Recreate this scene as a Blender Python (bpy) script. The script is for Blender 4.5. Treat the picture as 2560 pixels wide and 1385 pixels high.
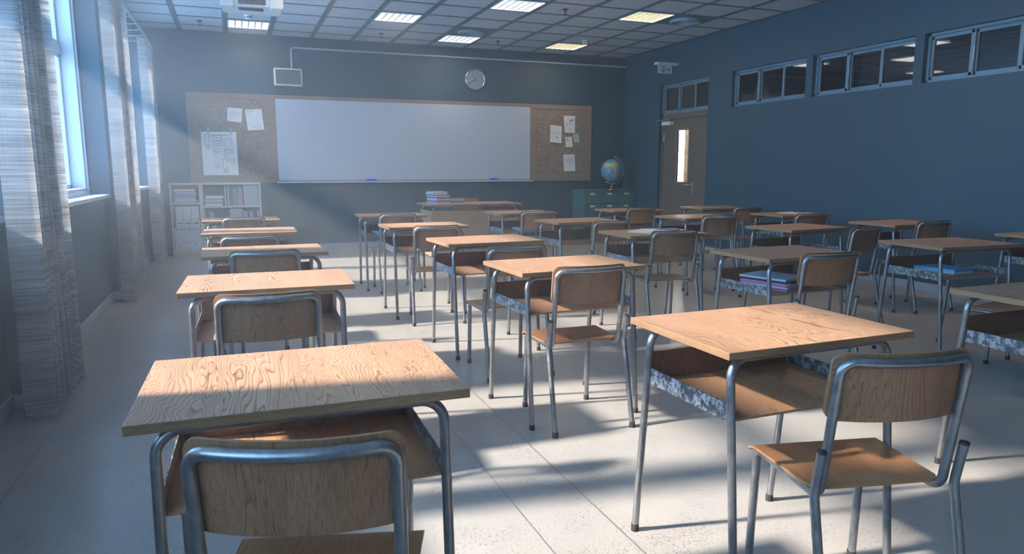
import bpy, math, random
from mathutils import Vector, Matrix, Quaternion
for o in list(bpy.data.objects): bpy.data.objects.remove(o)
SC = bpy.context.scene
COL = SC.collection
rnd = random.Random(7)
pi = math.pi

# ------------------------------------------------------------------ camera
F_PX, PITCH, YAW, CAM_Z = 1761.5, 0.15316, 0.37168, 1.2616
cam_d = bpy.data.cameras.new('camera'); cam = bpy.data.objects.new('camera', cam_d); COL.objects.link(cam)
fw = Vector((math.sin(YAW)*math.cos(PITCH), math.cos(YAW)*math.cos(PITCH), -math.sin(PITCH)))
rt = Vector((math.cos(YAW), -math.sin(YAW), 0)); up = rt.cross(fw)
cam.matrix_world = Matrix(((rt.x, up.x, -fw.x, 0), (rt.y, up.y, -fw.y, 0), (rt.z, up.z, -fw.z, CAM_Z), (0, 0, 0, 1)))
cam_d.sensor_width = 36; cam_d.lens = 36*F_PX/2560
cam_d.clip_start = 0.05
cam_d.dof.use_dof = True; cam_d.dof.focus_distance = 2.6; cam_d.dof.aperture_fstop = 8
SC.camera = cam

# ------------------------------------------------------------------ world, sun, portals, exposure
SC.view_settings.view_transform = 'Standard'; SC.view_settings.look = 'None'
SC.view_settings.gamma = 1; SC.view_settings.use_curve_mapping = False
SC.view_settings.exposure = 1.12
wd = bpy.data.worlds.new('sky'); SC.world = wd; wd.use_nodes = True
bg = wd.node_tree.nodes['Background']; bg.inputs[0].default_value = (0.31, 0.62, 1.0, 1); bg.inputs[1].default_value = 5.9
sun_d = bpy.data.lights.new('sun', 'SUN'); sun = bpy.data.objects.new('sun', sun_d); COL.objects.link(sun)
SUN_E, SUN_A = math.radians(32), math.radians(-8)
sdir = Vector((math.cos(SUN_E)*math.cos(SUN_A), math.cos(SUN_E)*math.sin(SUN_A), -math.sin(SUN_E)))
sun.rotation_euler = sdir.to_track_quat('-Z', 'Y').to_euler()
sun.location = (-8, 6, 7)
sun_d.energy = 8.6; sun_d.angle = math.radians(3.2); sun_d.color = (1.0, 0.86, 0.72)
SC.cycles.use_denoising = True
SC.cycles.max_bounces = 8; SC.cycles.diffuse_bounces = 4; SC.cycles.glossy_bounces = 3
SC.cycles.transmission_bounces = 4; SC.cycles.transparent_max_bounces = 12; SC.cycles.volume_bounces = 0
SC.cycles.caustics_reflective = False; SC.cycles.caustics_refractive = False
SC.cycles.sample_clamp_indirect = 6.0
SC.cycles.volume_step_rate = 6
SC.cycles.use_adaptive_sampling = True; SC.cycles.adaptive_threshold = 0.05; SC.cycles.use_light_tree = False

# ------------------------------------------------------------------ room numbers (metres, camera stands over the origin)
XL, XR, YF, YB, H = -1.156, 6.615, 11.395, -2.6, 3.2
XP = -1.10            # face of the pilasters
XG = -1.29            # plane of the window frames
SILL_Z, HEAD_Z = 1.02, 2.95
PIL = [(-2.45, -2.12), (0.90, 1.25), (4.275, 4.62), (7.638, 7.985), (11.0, YF)]
BAYS = [(-2.12, 0.90), (1.25, 4.275), (4.62, 7.638), (7.985, 11.0)]
for i, (a, b) in enumerate(BAYS):
    ld = bpy.data.lights.new('window_portal', 'AREA'); lo = bpy.data.objects.new('window_portal', ld); COL.objects.link(lo)
    ld.shape = 'RECTANGLE'; ld.size = HEAD_Z-SILL_Z; ld.size_y = b-a
    lo.location = (XG-0.26, (a+b)/2, (SILL_Z+HEAD_Z)/2); lo.rotation_euler = (0, -pi/2, 0)
    ld.cycles.is_portal = True

# ------------------------------------------------------------------ materials
def nt(m):
    m.use_nodes = True; t = m.node_tree; t.nodes.clear(); return t
class G:
    """small node helper"""
    def __init__(s, name):
        s.m = bpy.data.materials.new(name); s.t = nt(s.m); s.out = s.n('ShaderNodeOutputMaterial')
    def n(s, typ, **kw):
        x = s.t.nodes.new(typ)
        for k, v in kw.items(): setattr(x, k, v)
        return x
    def l(s, a, b): s.t.links.new(a, b)
    def val(s, inp, v):
        if hasattr(v, 'node'): s.l(v, inp)
        elif isinstance(v, (tuple, list)) and len(v) == 3 and inp.type == 'RGBA': inp.default_value = (*v, 1)
        else: inp.default_value = v
    def math(s, op, a, b=0.0, clamp=False):
        x = s.n('ShaderNodeMath', operation=op, use_clamp=clamp); s.val(x.inputs[0], a); s.val(x.inputs[1], b); return x.outputs[0]
    def mix(s, f, a, b, typ='MIX'):
        x = s.n('ShaderNodeMix', data_type='RGBA', blend_type=typ); s.val(x.inputs[0], f); s.val(x.inputs[6], a); s.val(x.inputs[7], b); return x.outputs[2]
    def coord(s, scale=(1, 1, 1), which='Object', rand=False, loc=(0, 0, 0)):
        c = s.n('ShaderNodeTexCoord').outputs[which]
        mp = s.n('ShaderNodeMapping'); s.l(c, mp.inputs[0]); mp.inputs[3].default_value = scale; mp.inputs[1].default_value = loc
        if rand:
            oi = s.n('ShaderNodeObjectInfo'); cm = s.n('ShaderNodeVectorMath', operation='SCALE')
            cv = s.n('ShaderNodeCombineXYZ'); s.l(oi.outputs['Random'], cv.inputs[0]); s.l(oi.outputs['Random'], cv.inputs[1]); s.l(oi.outputs['Random'], cv.inputs[2])
            s.l(cv.outputs[0], cm.inputs[0]); cm.inputs[3].default_value = 37.0
            ad = s.n('ShaderNodeVectorMath', operation='ADD'); s.l(mp.outputs[0], ad.inputs[0]); s.l(cm.outputs[0], ad.inputs[1]); return ad.outputs[0]
        return mp.outputs[0]
    def noise(s, vec, scale=5, detail=3, rough=0.5, dist=0.0, out=0):
        x = s.n('ShaderNodeTexNoise'); s.l(vec, x.inputs['Vector']); x.inputs['Scale'].default_value = scale
        x.inputs['Detail'].default_value = detail; x.inputs['Roughness'].default_value = rough; x.inputs['Distortion'].default_value = dist
        return x.outputs[out]
    def ramp(s, f, stops):
        x = s.n('ShaderNodeValToRGB'); s.val(x.inputs[0], f); e = x.color_ramp.elements
        while len(e) < len(stops): e.new(0.5)
        for k, (p, c) in enumerate(stops):
            e[k].position = p; e[k].color = (*c, 1) if isinstance(c, tuple) else (c, c, c, 1)
        return x.outputs[0]
    def bump(s, h, strength=0.3, dist=0.01):
        b = s.n('ShaderNodeBump'); b.inputs['Strength'].default_value = strength; b.inputs['Distance'].default_value = dist; s.l(h, b.inputs['Height']); return b.outputs[0]
    def pbr(s, color, rough=0.5, metal=0.0, normal=None, spec=0.5, **kw):
        p = s.n('ShaderNodeBsdfPrincipled'); s.val(p.inputs['Base Color'], color); s.val(p.inputs['Roughness'], rough); s.val(p.inputs['Metallic'], metal)
        p.inputs['Specular IOR Level'].default_value = spec
        if normal is not None: s.l(normal, p.inputs['Normal'])
        for k, v in kw.items(): s.val(p.inputs[k], v)
        s.l(p.outputs[0], s.out.inputs[0]); return p

def plain(name, color, rough=0.5, metal=0.0, var=0.08, spec=0.5, scale=30, **kw):
    g = G(name); v = g.noise(g.coord(), scale, 3)
    c = g.mix(v, tuple(x*(1-var) for x in color), tuple(min(1, x*(1+var)) for x in color)); g.pbr(c, rough, metal, spec=spec, **kw); return g.m

def wood(name, dark, mid, light, rough=0.42, along='y', scale=1.0, contrast=1.0):
    g = G(name)
    sc = {'y': (1, 0.17, 1), 'z': (1, 1, 0.11), 'x': (0.11, 1, 1)}[along]
    v = g.coord(tuple(a*scale for a in sc), rand=True)
    big = g.noise(v, 6.5, 3, 0.55, 0.8)
    sp_ = g.n('ShaderNodeSeparateXYZ'); g.l(g.coord(), sp_.inputs[0])
    lin = g.math('MULTIPLY', sp_.outputs[1 if along == 'x' else 0], 95.0)
    fx = g.math('FRACT', g.math('ADD', lin, g.math('MULTIPLY', big, 36.0)))
    rings = g.math('ADD', g.math('MULTIPLY', g.math('POWER', fx, 3.0), 1.15), g.math('MULTIPLY', g.math('LESS_THAN', fx, 0.06), 0.5))
    sc2 = {'y': (1, 0.035, 1), 'z': (1, 1, 0.035), 'x': (0.035, 1, 1)}[along]
    fine = g.noise(g.coord(sc2, rand=True), 230, 2, 0.6)
    blot = g.noise(g.coord({'y': (1, .22, 1), 'z': (1, 1, .22), 'x': (.22, 1, 1)}[along], rand=True), 13, 3)
    msk = g.ramp(g.noise(g.coord(tuple(a*scale for a in sc), rand=True, loc=(7, 3, 5)), 2.6, 1), [(0.38, 0.35), (0.62, 1.0)])
    rings = g.math('MULTIPLY', g.math('SUBTRACT', 0.42, rings), msk); rings = g.math('ADD', rings, 0.5)
    f = g.math('ADD', g.math('MULTIPLY', rings, 0.58*contrast), g.math('MULTIPLY', fine, 0.62))
    f = g.math('ADD', g.math('MULTIPLY', blot, 0.42), f)
    c = g.ramp(g.math('SUBTRACT', f, 0.27+0.12*contrast, True), [(0.0, dark), (0.40, mid), (0.92, light)])
    g.pbr(c, g.math('ADD', rough-0.08, g.math('MULTIPLY', fine, 0.16)), spec=0.45); return g.m

M = {}
M['wood_top'] = wood('oak_laminate', (0.09, 0.036, 0.016), (0.37, 0.205, 0.117), (0.56, 0.355, 0.228), 0.40, 'y', 1.0, 1.35)
M['wood_shelf'] = wood('oak_shelf', (0.20, 0.095, 0.045), (0.44, 0.235, 0.115), (0.56, 0.33, 0.185), 0.42, 'y')
M['wood_back'] = wood('plywood_back', (0.10, 0.042, 0.019), (0.32, 0.155, 0.076), (0.46, 0.255, 0.138), 0.42, 'z', 1.0, 0.6)
M['wood_seat'] = wood('plywood_seat', (0.16, 0.065, 0.025), (0.42, 0.205, 0.088), (0.56, 0.31, 0.15), 0.38, 'y', 1.0, 0.6)
M['wood_edge'] = wood('oak_edge', (0.16, 0.085, 0.04), (0.33, 0.18, 0.085), (0.40, 0.25, 0.145), 0.5, 'x', 1.0, 0.5)
M['wood_rust'] = wood('reddish_board', (0.08, 0.03, 0.016), (0.20, 0.085, 0.045), (0.29, 0.13, 0.07), 0.5, 'z')
M['wood_desk_panel'] = wood('beech_panel', (0.19, 0.13, 0.085), (0.30, 0.22, 0.15), (0.36, 0.27, 0.19), 0.5, 'z')
M['wood_frame'] = wood('board_frame_wood', (0.16, 0.11, 0.085), (0.27, 0.195, 0.155), (0.35, 0.26, 0.21), 0.55, 'x')
M['wood_door'] = wood('door_veneer', (0.105, 0.083, 0.062), (0.155, 0.125, 0.096), (0.20, 0.165, 0.13), 0.5, 'z', 0.8, 0.6)

def tube_mat():
    g = G('worn_steel_tube'); v = g.coord(rand=True)
    a = g.noise(v, 28, 5, 0.65); b = g.noise(g.coord((1, 1, .25), rand=True), 90, 4, 0.7)
    w = g.ramp(g.math('ADD', g.math('MULTIPLY', a, 0.6), g.math('MULTIPLY', b, 0.4)), [(0.40, 0.0), (0.60, 1.0)])
    c = g.mix(w, (0.25, 0.26, 0.275), (0.36, 0.365, 0.37))
    g.pbr(c, g.math('ADD', 0.30, g.math('MULTIPLY', w, 0.13)), 0.85); return g.m
M['tube'] = tube_mat()
def galv():
    g = G('mottled_galvanised_steel'); v = g.coord(rand=True)
    a = g.noise(v, 42, 6, 0.78, 0.4)
    w = g.ramp(a, [(0.47, 0.0), (0.56, 1.0)])
    c = g.mix(w, (0.075, 0.09, 0.11), (0.40, 0.42, 0.44))
    g.pbr(c, g.math('ADD', 0.38, g.math('MULTIPLY', w, 0.25)), 0.55); return g.m
M['galv'] = galv()
M['rubber'] = plain('black_rubber', (0.025, 0.024, 0.023), 0.7)
M['chrome'] = plain('chrome', (0.75, 0.77, 0.8), 0.16, 1.0, 0.02)
M['steel'] = plain('brushed_steel', (0.5, 0.53, 0.57), 0.35, 0.9, 0.05)
M['paper'] = plain('paper', (0.80, 0.82, 0.85), 0.8, 0, 0.02)
M['paper_grey'] = plain('grey_paper', (0.42, 0.50, 0.58), 0.8, 0, 0.03)
M['ink'] = plain('ink', (0.16, 0.18, 0.22), 0.8)
M['ink_soft'] = plain('faded_ink', (0.42, 0.46, 0.52), 0.8)
M['ink_blue'] = plain('blue_ink', (0.07, 0.15, 0.62), 0.8)
M['ink_yellow'] = plain('yellow_ink', (0.72, 0.5, 0.08), 0.8)
M['ink_red'] = plain('red_ink', (0.6, 0.15, 0.1), 0.8)
M['tape'] = plain('grey_tape', (0.33, 0.42, 0.50), 0.4)
M['white_plastic'] = plain('white_plastic', (0.70, 0.76, 0.80), 0.35, 0, 0.02)
M['dark'] = plain('dark_slot', (0.015, 0.018, 0.022), 0.7)
M['frame_white'] = plain('white_window_frame', (0.66, 0.72, 0.80), 0.35, 0, 0.03)
M['frame_blue'] = plain('grey_blue_frame', (0.15, 0.25, 0.32), 0.35, 0, 0.03)
M['frame_inner'] = plain('brown_gasket', (0.15, 0.11, 0.09), 0.6)
M['cream'] = plain('cream_painted_board', (0.58, 0.57, 0.48), 0.5, 0, 0.03)
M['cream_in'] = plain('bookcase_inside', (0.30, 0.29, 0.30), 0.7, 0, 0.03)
M['green'] = plain('green_enamel', (0.07, 0.185, 0.18), 0.4, 0, 0.05)
M['green_light'] = plain('green_enamel_side', (0.055, 0.165, 0.165), 0.45, 0, 0.05)
M['eraser'] = plain('blue_eraser', (0.02, 0.06, 0.60), 0.6)
M['clock_face'] = plain('clock_face', (0.24, 0.34, 0.42), 0.3, 0, 0.02)
M['hand'] = plain('clock_hand', (0.06, 0.11, 0.17), 0.5)
M['hand_second'] = plain('brass_hand', (0.55, 0.42, 0.30), 0.4)
M['speaker_grey'] = plain('speaker_cloth', (0.085, 0.105, 0.11), 0.8, 0, 0.1, scale=400)
M['pipe'] = plain('white_conduit', (0.48, 0.58, 0.68), 0.4, 0, 0.02)
M['vent_blue'] = plain('blue_grey_vent', (0.24, 0.36, 0.46), 0.4, 0, 0.02)
M['arm_silver'] = plain('silver_paint', (0.62, 0.66, 0.70), 0.35, 0.3, 0.02)
M['base'] = plain('skirting_paint', (0.33, 0.39, 0.50), 0.45, 0, 0.03)
M['exit_white'] = plain('sign_white', (0.62, 0.70, 0.76), 0.4, 0, 0.02)
M['exit_green'] = plain('sign_green', (0.01, 0.19, 0.06), 0.5)
M['sill'] = plain('stone_sill', (0.56, 0.60, 0.64), 0.4, 0, 0.08)
M['red'] = plain('red_bulb', (0.6, 0.03, 0.04), 0.3)
M['hall_wall'] = plain('hall_plaster', (0.50, 0.40, 0.29), 0.9, 0, 0.03)
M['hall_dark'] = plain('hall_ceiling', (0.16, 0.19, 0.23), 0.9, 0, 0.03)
def C3(n, c, r=0.55): M[n] = plain(n, c, r, 0, 0.04); return M[n]
C3('cover_sky', (0.16, 0.50, 0.80)); C3('cover_pale', (0.42, 0.60, 0.76)); C3('cover_black', (0.02, 0.022, 0.03)); C3('cover_pink', (0.62, 0.16, 0.30))
C3('cover_green', (0.22, 0.42, 0.30)); C3('cover_lilac', (0.50, 0.46, 0.72)); C3('cover_red', (0.62, 0.09, 0.07)); C3('cover_blue', (0.07, 0.10, 0.60))
C3('cover_cream', (0.62, 0.55, 0.42)); C3('cover_grey', (0.30, 0.34, 0.38)); C3('cover_maroon', (0.22, 0.05, 0.08)); C3('cover_teal', (0.12, 0.34, 0.40)); C3('cover_white', (0.70, 0.73, 0.76))
C3('box_grey', (0.36, 0.42, 0.44)); C3('cover_navy', (0.05, 0.09, 0.24))

def wall_mat():
    g = G('slate_blue_paint'); n = g.noise(g.coord(), 120, 4, 0.6); n2 = g.noise(g.coord(), 0.9, 2)
    c = g.mix(n2, (0.032, 0.074, 0.108), (0.038, 0.084, 0.121)); g.pbr(c, 0.52, normal=g.bump(n, 0.05, 0.002), spec=0.4); return g.m
M['wall'] = wall_mat()
def floor_mat():
    g = G('honed_stone_floor'); v = g.coord()
    a = g.noise(v, 2.2, 5, 0.6); b = g.noise(v, 14, 5, 0.65)
    base = g.mix(a, (0.31, 0.305, 0.29), (0.43, 0.42, 0.40)); base = g.mix(g.math('MULTIPLY', b, 0.16), base, (0.55, 0.54, 0.515))
    # pores
    vo = g.n('ShaderNodeTexVoronoi'); g.l(g.coord((1, 1.5, 1)), vo.inputs['Vector']); vo.inputs['Scale'].default_value = 72
    vo2 = g.n('ShaderNodeTexVoronoi'); g.l(g.coord((1.4, 1, 1), loc=(3, 1, 0)), vo2.inputs['Vector']); vo2.inputs['Scale'].default_value = 165
    dn = g.noise(v, 5, 3)
    p1 = g.math('LESS_THAN', g.math('ADD', vo.outputs['Distance'], g.math('MULTIPLY', g.noise(v, 70, 2), 0.22)), g.math('MULTIPLY', dn, 0.62))
    p2 = g.math('LESS_THAN', g.math('ADD', vo2.outputs['Distance'], g.math('MULTIPLY', g.noise(v, 160, 2), 0.2)), g.math('MULTIPLY', dn, 0.56))
    pores = g.math('MAXIMUM', p1, p2)
    # joints between the slabs: lines along y repeating every 2.1 m, a few across
    sx = g.n('ShaderNodeSeparateXYZ'); g.l(v, sx.inputs[0])
    wob = g.math('MULTIPLY', g.math('SUBTRACT', g.noise(v, 30, 3), 0.5), 0.008)
    x = g.math('ADD', sx.outputs[0], wob); y = g.math('ADD', sx.outputs[1], wob)
    def line(c, off, per, w):
        f = g.math('FLOORED_MODULO', g.math('SUBTRACT', c, off), per)
        return g.math('LESS_THAN', g.math('ABSOLUTE', g.math('SUBTRACT', f, 0.05)), w)
    j = g.math('MAXIMUM', line(x, -0.9-0.05, 2.1, 0.0038), line(x, -1.18-0.05, 2.1, 0.0030))
    j = g.math('MAXIMUM', j, line(y, 0.83, 2.4, 0.0016))
    dk = g.math('MAXIMUM', g.math('MULTIPLY', pores, 0.72), g.math('MULTIPLY', j, 0.7))
    c = g.mix(dk, base, (0.09, 0.08, 0.07))
    h = g.math('SUBTRACT', 0.5, dk)
    r = g.math('ADD', 0.20, g.math('MULTIPLY', b, 0.10))
    r = g.math('ADD', r, g.math('MULTIPLY', dk, 0.4))
    g.pbr(c, r, normal=g.bump(h, 0.25, 0.002), spec=0.5); return g.m
M['floor'] = floor_mat()
def tile_mat():
    g = G('mineral_fibre_tile'); v = g.coord()
    n = g.noise(v, 70, 3, 0.7); s = g.ramp(n, [(0.30, 1.0), (0.38, 0.0)])
    c = g.mix(g.math('MULTIPLY', s, 0.45), (0.47, 0.53, 0.60), (0.20, 0.23, 0.28)); g.pbr(c, 0.85, spec=0.2); return g.m
M['tile'] = tile_mat()
M['grid'] = plain('slate_ceiling_grid', (0.085, 0.14, 0.18), 0.5)
def cork_mat():
    g = G('cork'); v = g.coord(); a = g.noise(v, 95, 4, 0.7); b = g.noise(v, 32, 3, 0.6)
    f = g.math('ADD', g.math('MULTIPLY', a, 0.6), g.math('MULTIPLY', b, 0.4))
    c = g.ramp(f, [(0.36, (0.10, 0.075, 0.055)), (0.5, (0.27, 0.215, 0.16)), (0.64, (0.44, 0.37, 0.29))])
    g.pbr(c, 0.85, normal=g.bump(a, 0.3, 0.003), spec=0.2); return g.m
M['cork'] = cork_mat()
M['whiteboard'] = plain('whiteboard_enamel', (0.50, 0.58, 0.69), 0.22, 0, 0.01)
def curtain_mat():
    g = G('ribbed_curtain_weave'); v = g.coord()
    sx = g.n('ShaderNodeSeparateXYZ'); g.l(v, sx.inputs[0]); z = sx.outputs[2]
    n1 = g.noise(g.coord((0.35, 0.35, 26)), 6.0, 4, 0.7); n2 = g.noise(g.coord((5, 5, 0.12)), 40, 3, 0.6); n3 = g.noise(g.coord((0.6, 0.6, 2.2)), 3.5, 3)
    f = g.math('ADD', g.math('MULTIPLY', n1, 0.72), g.math('MULTIPLY', n2, 0.13)); f = g.math('ADD', f, g.math('MULTIPLY', n3, 0.25))
    c = g.ramp(f, [(0.40, (0.17, 0.17, 0.17)), (0.55, (0.35, 0.35, 0.35)), (0.72, (0.60, 0.60, 0.60))])
    d = g.n('ShaderNodeBsdfDiffuse'); g.l(c, d.inputs[0]); t = g.n('ShaderNodeBsdfTranslucent'); g.l(c, t.inputs[0])
    nb = g.bump(n1, 0.3, 0.004); g.l(nb, d.inputs['Normal'])
    mx = g.n('ShaderNodeMixShader'); g.val(mx.inputs[0], g.ramp(n1, [(0.35, 0.18), (0.7, 0.40)])); g.l(d.outputs[0], mx.inputs[1]); g.l(t.outputs[0], mx.inputs[2]); g.l(mx.outputs[0], g.out.inputs[0]); return g.m
M['curtain'] = curtain_mat()
def glass_mat(name, tint=(0.96, 0.98, 1.0), refl=1.0, ior=1.45, base=0.0):
    g = G(name); fr = g.n('ShaderNodeFresnel'); fr.inputs[0].default_value = ior
    n = g.noise(g.coord(), 3, 2)
    tr = g.n('ShaderNodeBsdfTransparent'); g.val(tr.inputs[0], g.mix(g.math('MULTIPLY', n, 0.05), tint, tuple(x*0.97 for x in tint)))
    gl = g.n('ShaderNodeBsdfGlossy'); gl.inputs['Roughness'].default_value = 0.01
    mx = g.n('ShaderNodeMixShader'); g.l(g.math('ADD', base, g.math('MULTIPLY', fr.outputs[0], refl), True), mx.inputs[0]); g.l(tr.outputs[0], mx.inputs[1]); g.l(gl.outputs[0], mx.inputs[2]); g.l(mx.outputs[0], g.out.inputs[0]); return g.m
M['glass'] = glass_mat('window_glass', refl=0.6)
M['glass_dark'] = glass_mat('dim_tint_glass', (0.40, 0.50, 0.64), 0.9, base=0.05)  # tint puts the dimness of the hall behind into the glass colour
def emis(name, color, st):
    g = G(name); n = g.noise(g.coord(), 4, 2); e = g.n('ShaderNodeEmission'); g.val(e.inputs[0], g.mix(g.math('MULTIPLY', n, 0.1), color, tuple(x*0.9 for x in color))); e.inputs[1].default_value = st; g.l(e.outputs[0], g.out.inputs[0]); return g.m
M['lamp_cool'] = emis('lamp_neutral', (1.0, 0.92, 0.84), 6.0)
M['lamp_warm'] = emis('lamp_warm', (1.0, 0.78, 0.42), 6.0)
M['panel_glow'] = emis('hall_panel_glow', (1.0, 0.93, 0.84), 14)
M['louvre'] = plain('louvre_metal', (0.32, 0.36, 0.40), 0.45, 0.3, 0.03)
def pattern_mat():
    g = G('printed_card'); v = g.coord()
    a = g.noise(g.coord((16, 1, 48)), 3.4, 3, 0.7); b = g.noise(g.coord((1, 1, 1)), 26, 1)
    k = g.math('MULTIPLY', g.ramp(a, [(0.56, 0.0), (0.60, 1.0)]), g.ramp(b, [(0.50, 0.0), (0.56, 1.0)]))
    c = g.mix(g.math('MULTIPLY', k, 0.9), (0.60, 0.66, 0.74), (0.04, 0.05, 0.10)); g.pbr(c, 0.6); return g.m
M['pattern'] = pattern_mat()
def globe_mat():
    g = G('globe_map'); v = g.coord()
    n = g.noise(g.coord(loc=(4.2, 1.3, 2.2)), 7.5, 5, 0.55); land = g.ramp(n, [(0.565, 0.0), (0.58, 1.0)])
    k = g.noise(v, 16, 1); lc = g.ramp(k, [(0.38, (0.42, 0.46, 0.16)), (0.5, (0.58, 0.50, 0.20)), (0.6, (0.60, 0.28, 0.14))])
    sea = g.mix(g.noise(v, 9, 3), (0.055, 0.26, 0.42), (0.11, 0.36, 0.52))
    g.pbr(g.mix(land, sea, lc), 0.3); return g.m
M['globe'] = globe_mat()

# ------------------------------------------------------------------ mesh helpers
class MB:
    def __init__(s): s.v = []; s.f = []; s.mi = []; s.sm = []
    def add(s, vs, fs, mi=0, smooth=False, T=None):
        o = len(s.v)
        s.v += [tuple(T @ Vector(p)) if T else tuple(p) for p in vs]
        for f in fs: s.f.append(tuple(i+o for i in f)); s.mi.append(mi); s.sm.append(smooth)
        return s
    def box(s, x0, x1, y0, y1, z0, z1, mi=0, T=None):
        vs = [(x, y, z) for z in (z0, z1) for y in (y0, y1) for x in (x0, x1)]
        return s.add(vs, [(0, 2, 3, 1), (4, 5, 7, 6), (0, 1, 5, 4), (2, 6, 7, 3), (0, 4, 6, 2), (1, 3, 7, 5)], mi, False, T)
    def quad(s, a, b, c, d, mi=0): return s.add([a, b, c, d], [(0, 1, 2, 3)], mi)
    def cyl(s, c, r, z0, z1, n=24, mi=0, r2=None, T=None, caps=True):
        r2 = r if r2 is None else r2
        vs = [(c[0]+r*math.cos(2*pi*i/n), c[1]+r*math.sin(2*pi*i/n), z0) for i in range(n)] + [(c[0]+r2*math.cos(2*pi*i/n), c[1]+r2*math.sin(2*pi*i/n), z1) for i in range(n)]
        s.add(vs, [(i, (i+1) % n, n+(i+1) % n, n+i) for i in range(n)], mi, True, T)
        if caps: s.add(vs, [tuple(range(n-1, -1, -1)), tuple(range(n, 2*n))], mi, False, T)
        return s
    def lathe(s, prof, n=32, mi=0, T=None, smooth=True):
        vs = [(r*math.cos(2*pi*i/n), r*math.sin(2*pi*i/n), z) for r, z in prof for i in range(n)]
        return s.add(vs, [(k*n+i, k*n+(i+1) % n, (k+1)*n+(i+1) % n, (k+1)*n+i) for k in range(len(prof)-1) for i in range(n)], mi, smooth, T)
    def tube(s, pts, r, seg=12, mi=0, caps=True, T=None):
        pts = [Vector(p) for p in pts]; n = len(pts); tang = []
        for i in range(n):
            t = (pts[min(i+1, n-1)]-pts[max(i-1, 0)]); tang.append(t.normalized())
        u = tang[0].orthogonal().normalized(); vs = []
        for i in range(n):
            if i: u = (tang[i-1].rotation_difference(tang[i]) @ u).normalized()
            w = tang[i].cross(u)
            for k in range(seg):
                a = 2*pi*k/seg; vs.append(tuple(pts[i]+(u*math.cos(a)+w*math.sin(a))*r))
        s.add(vs, [(i*seg+k, i*seg+(k+1) % seg, (i+1)*seg+(k+1) % seg, (i+1)*seg+k) for i in range(n-1) for k in range(seg)], mi, True, T)
        if caps: s.add(vs, [tuple(range(seg-1, -1, -1)), tuple(range((n-1)*seg, n*seg))], mi, False, T)
        return s
    def sphere(s, c, r, n=24, mi=0, T=None):
        prof = [(max(1e-5, r*math.sin(pi*k/n)), -r*math.cos(pi*k/n)) for k in range(n+1)]
        return s.lathe(prof, n*2, mi, (T or Matrix()) @ Matrix.Translation(c))
    def prism(s, poly, z0, z1, mi=0, T=None):
        n = len(poly); vs = [(x, y, z0) for x, y in poly]+[(x, y, z1) for x, y in poly]
        return s.add(vs, [tuple(range(n-1, -1, -1)), tuple(range(n, 2*n))]+[(i, (i+1) % n, n+(i+1) % n, n+i) for i in range(n)], mi, False, T)
    def sides(s, mi):
        for k in (2, 3, 4, 5): s.mi[-6+k] = mi
        return s
    def build(s, name, mats, parent=None, bevel=0.0, loc=None, rotz=None, seg=2):
        me = bpy.data.meshes.new(name); me.from_pydata(s.v, [], s.f)
        for m in (mats if isinstance(mats, (list, tuple)) else [mats]): me.materials.append(M[m] if isinstance(m, str) else m)
        me.polygons.foreach_set('material_index', s.mi); me.polygons.foreach_set('use_smooth', s.sm); me.update()
        o = bpy.data.objects.new(name, me); COL.objects.link(o)
        if parent: o.parent = parent
        if loc: o.location = loc
        if rotz is not None: o.rotation_euler = (0, 0, rotz)
        if bevel:
            b = o.modifiers.new('bevel', 'BEVEL'); b.width = bevel; b.segments = seg; b.limit_method = 'ANGLE'; b.angle_limit = math.radians(40)
        return o
def box(name, m, x0, x1, y0, y1, z0, z1, parent=None, bevel=0.0): return MB().box(x0, x1, y0, y1, z0, z1).build(name, m, parent, bevel)
def fillet(pts, rads, n=7):
    pts = [Vector(p) for p in pts]; out = [pts[0]]
    for i in range(1, len(pts)-1):
        r = rads[i-1] if isinstance(rads, (list, tuple)) else rads
        a, b, c = pts[i-1], pts[i], pts[i+1]; d1 = (a-b).normalized(); d2 = (c-b).normalized(); ang = d1.angle(d2)
        if r <= 0 or ang > pi-0.02: out.append(b); continue
        t = r/math.tan(ang/2); p1 = b+d1*t; p2 = b+d2*t; ctr = b+(d1+d2).normalized()*(r/math.sin(ang/2))
        v1 = p1-ctr; q = v1.rotation_difference(p2-ctr)
        for k in range(n+1): out.append(ctr+Quaternion((1, 0, 0, 0)).slerp(q, k/n) @ v1)
    out.append(pts[-1]); return out
def tag(o, label=None, cat=None, group=None, kind=None):
    if label: o['label'] = label
    if cat: o['category'] = cat
    if group: o['group'] = group
    if kind: o['kind'] = kind
    return o
def empty(name, loc=(0, 0, 0), rotz=0, label=None, cat=None, group=None, kind=None):
    o = bpy.data.objects.new(name, None); COL.objects.link(o); o.location = loc; o.rotation_euler = (0, 0, rotz); o.empty_display_size = 0.1
    return tag(o, label, cat, group, kind)
def copy_tree(o, parent=None):
    c = o.copy(); COL.objects.link(c)
    if parent: c.parent = parent
    for ch in list(o.children): copy_tree(ch, c)
    return c
def struct(o, label, cat): return tag(o, label, cat, kind='structure')

# ------------------------------------------------------------------ floor, ceiling, walls
struct(MB().box(XG-0.2, XR+0.0, YB-0.2, YF+0.2, -0.12, 0).build('floor', 'floor'), 'pale pitted stone slab floor with thin dark joints', 'floor')

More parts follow.
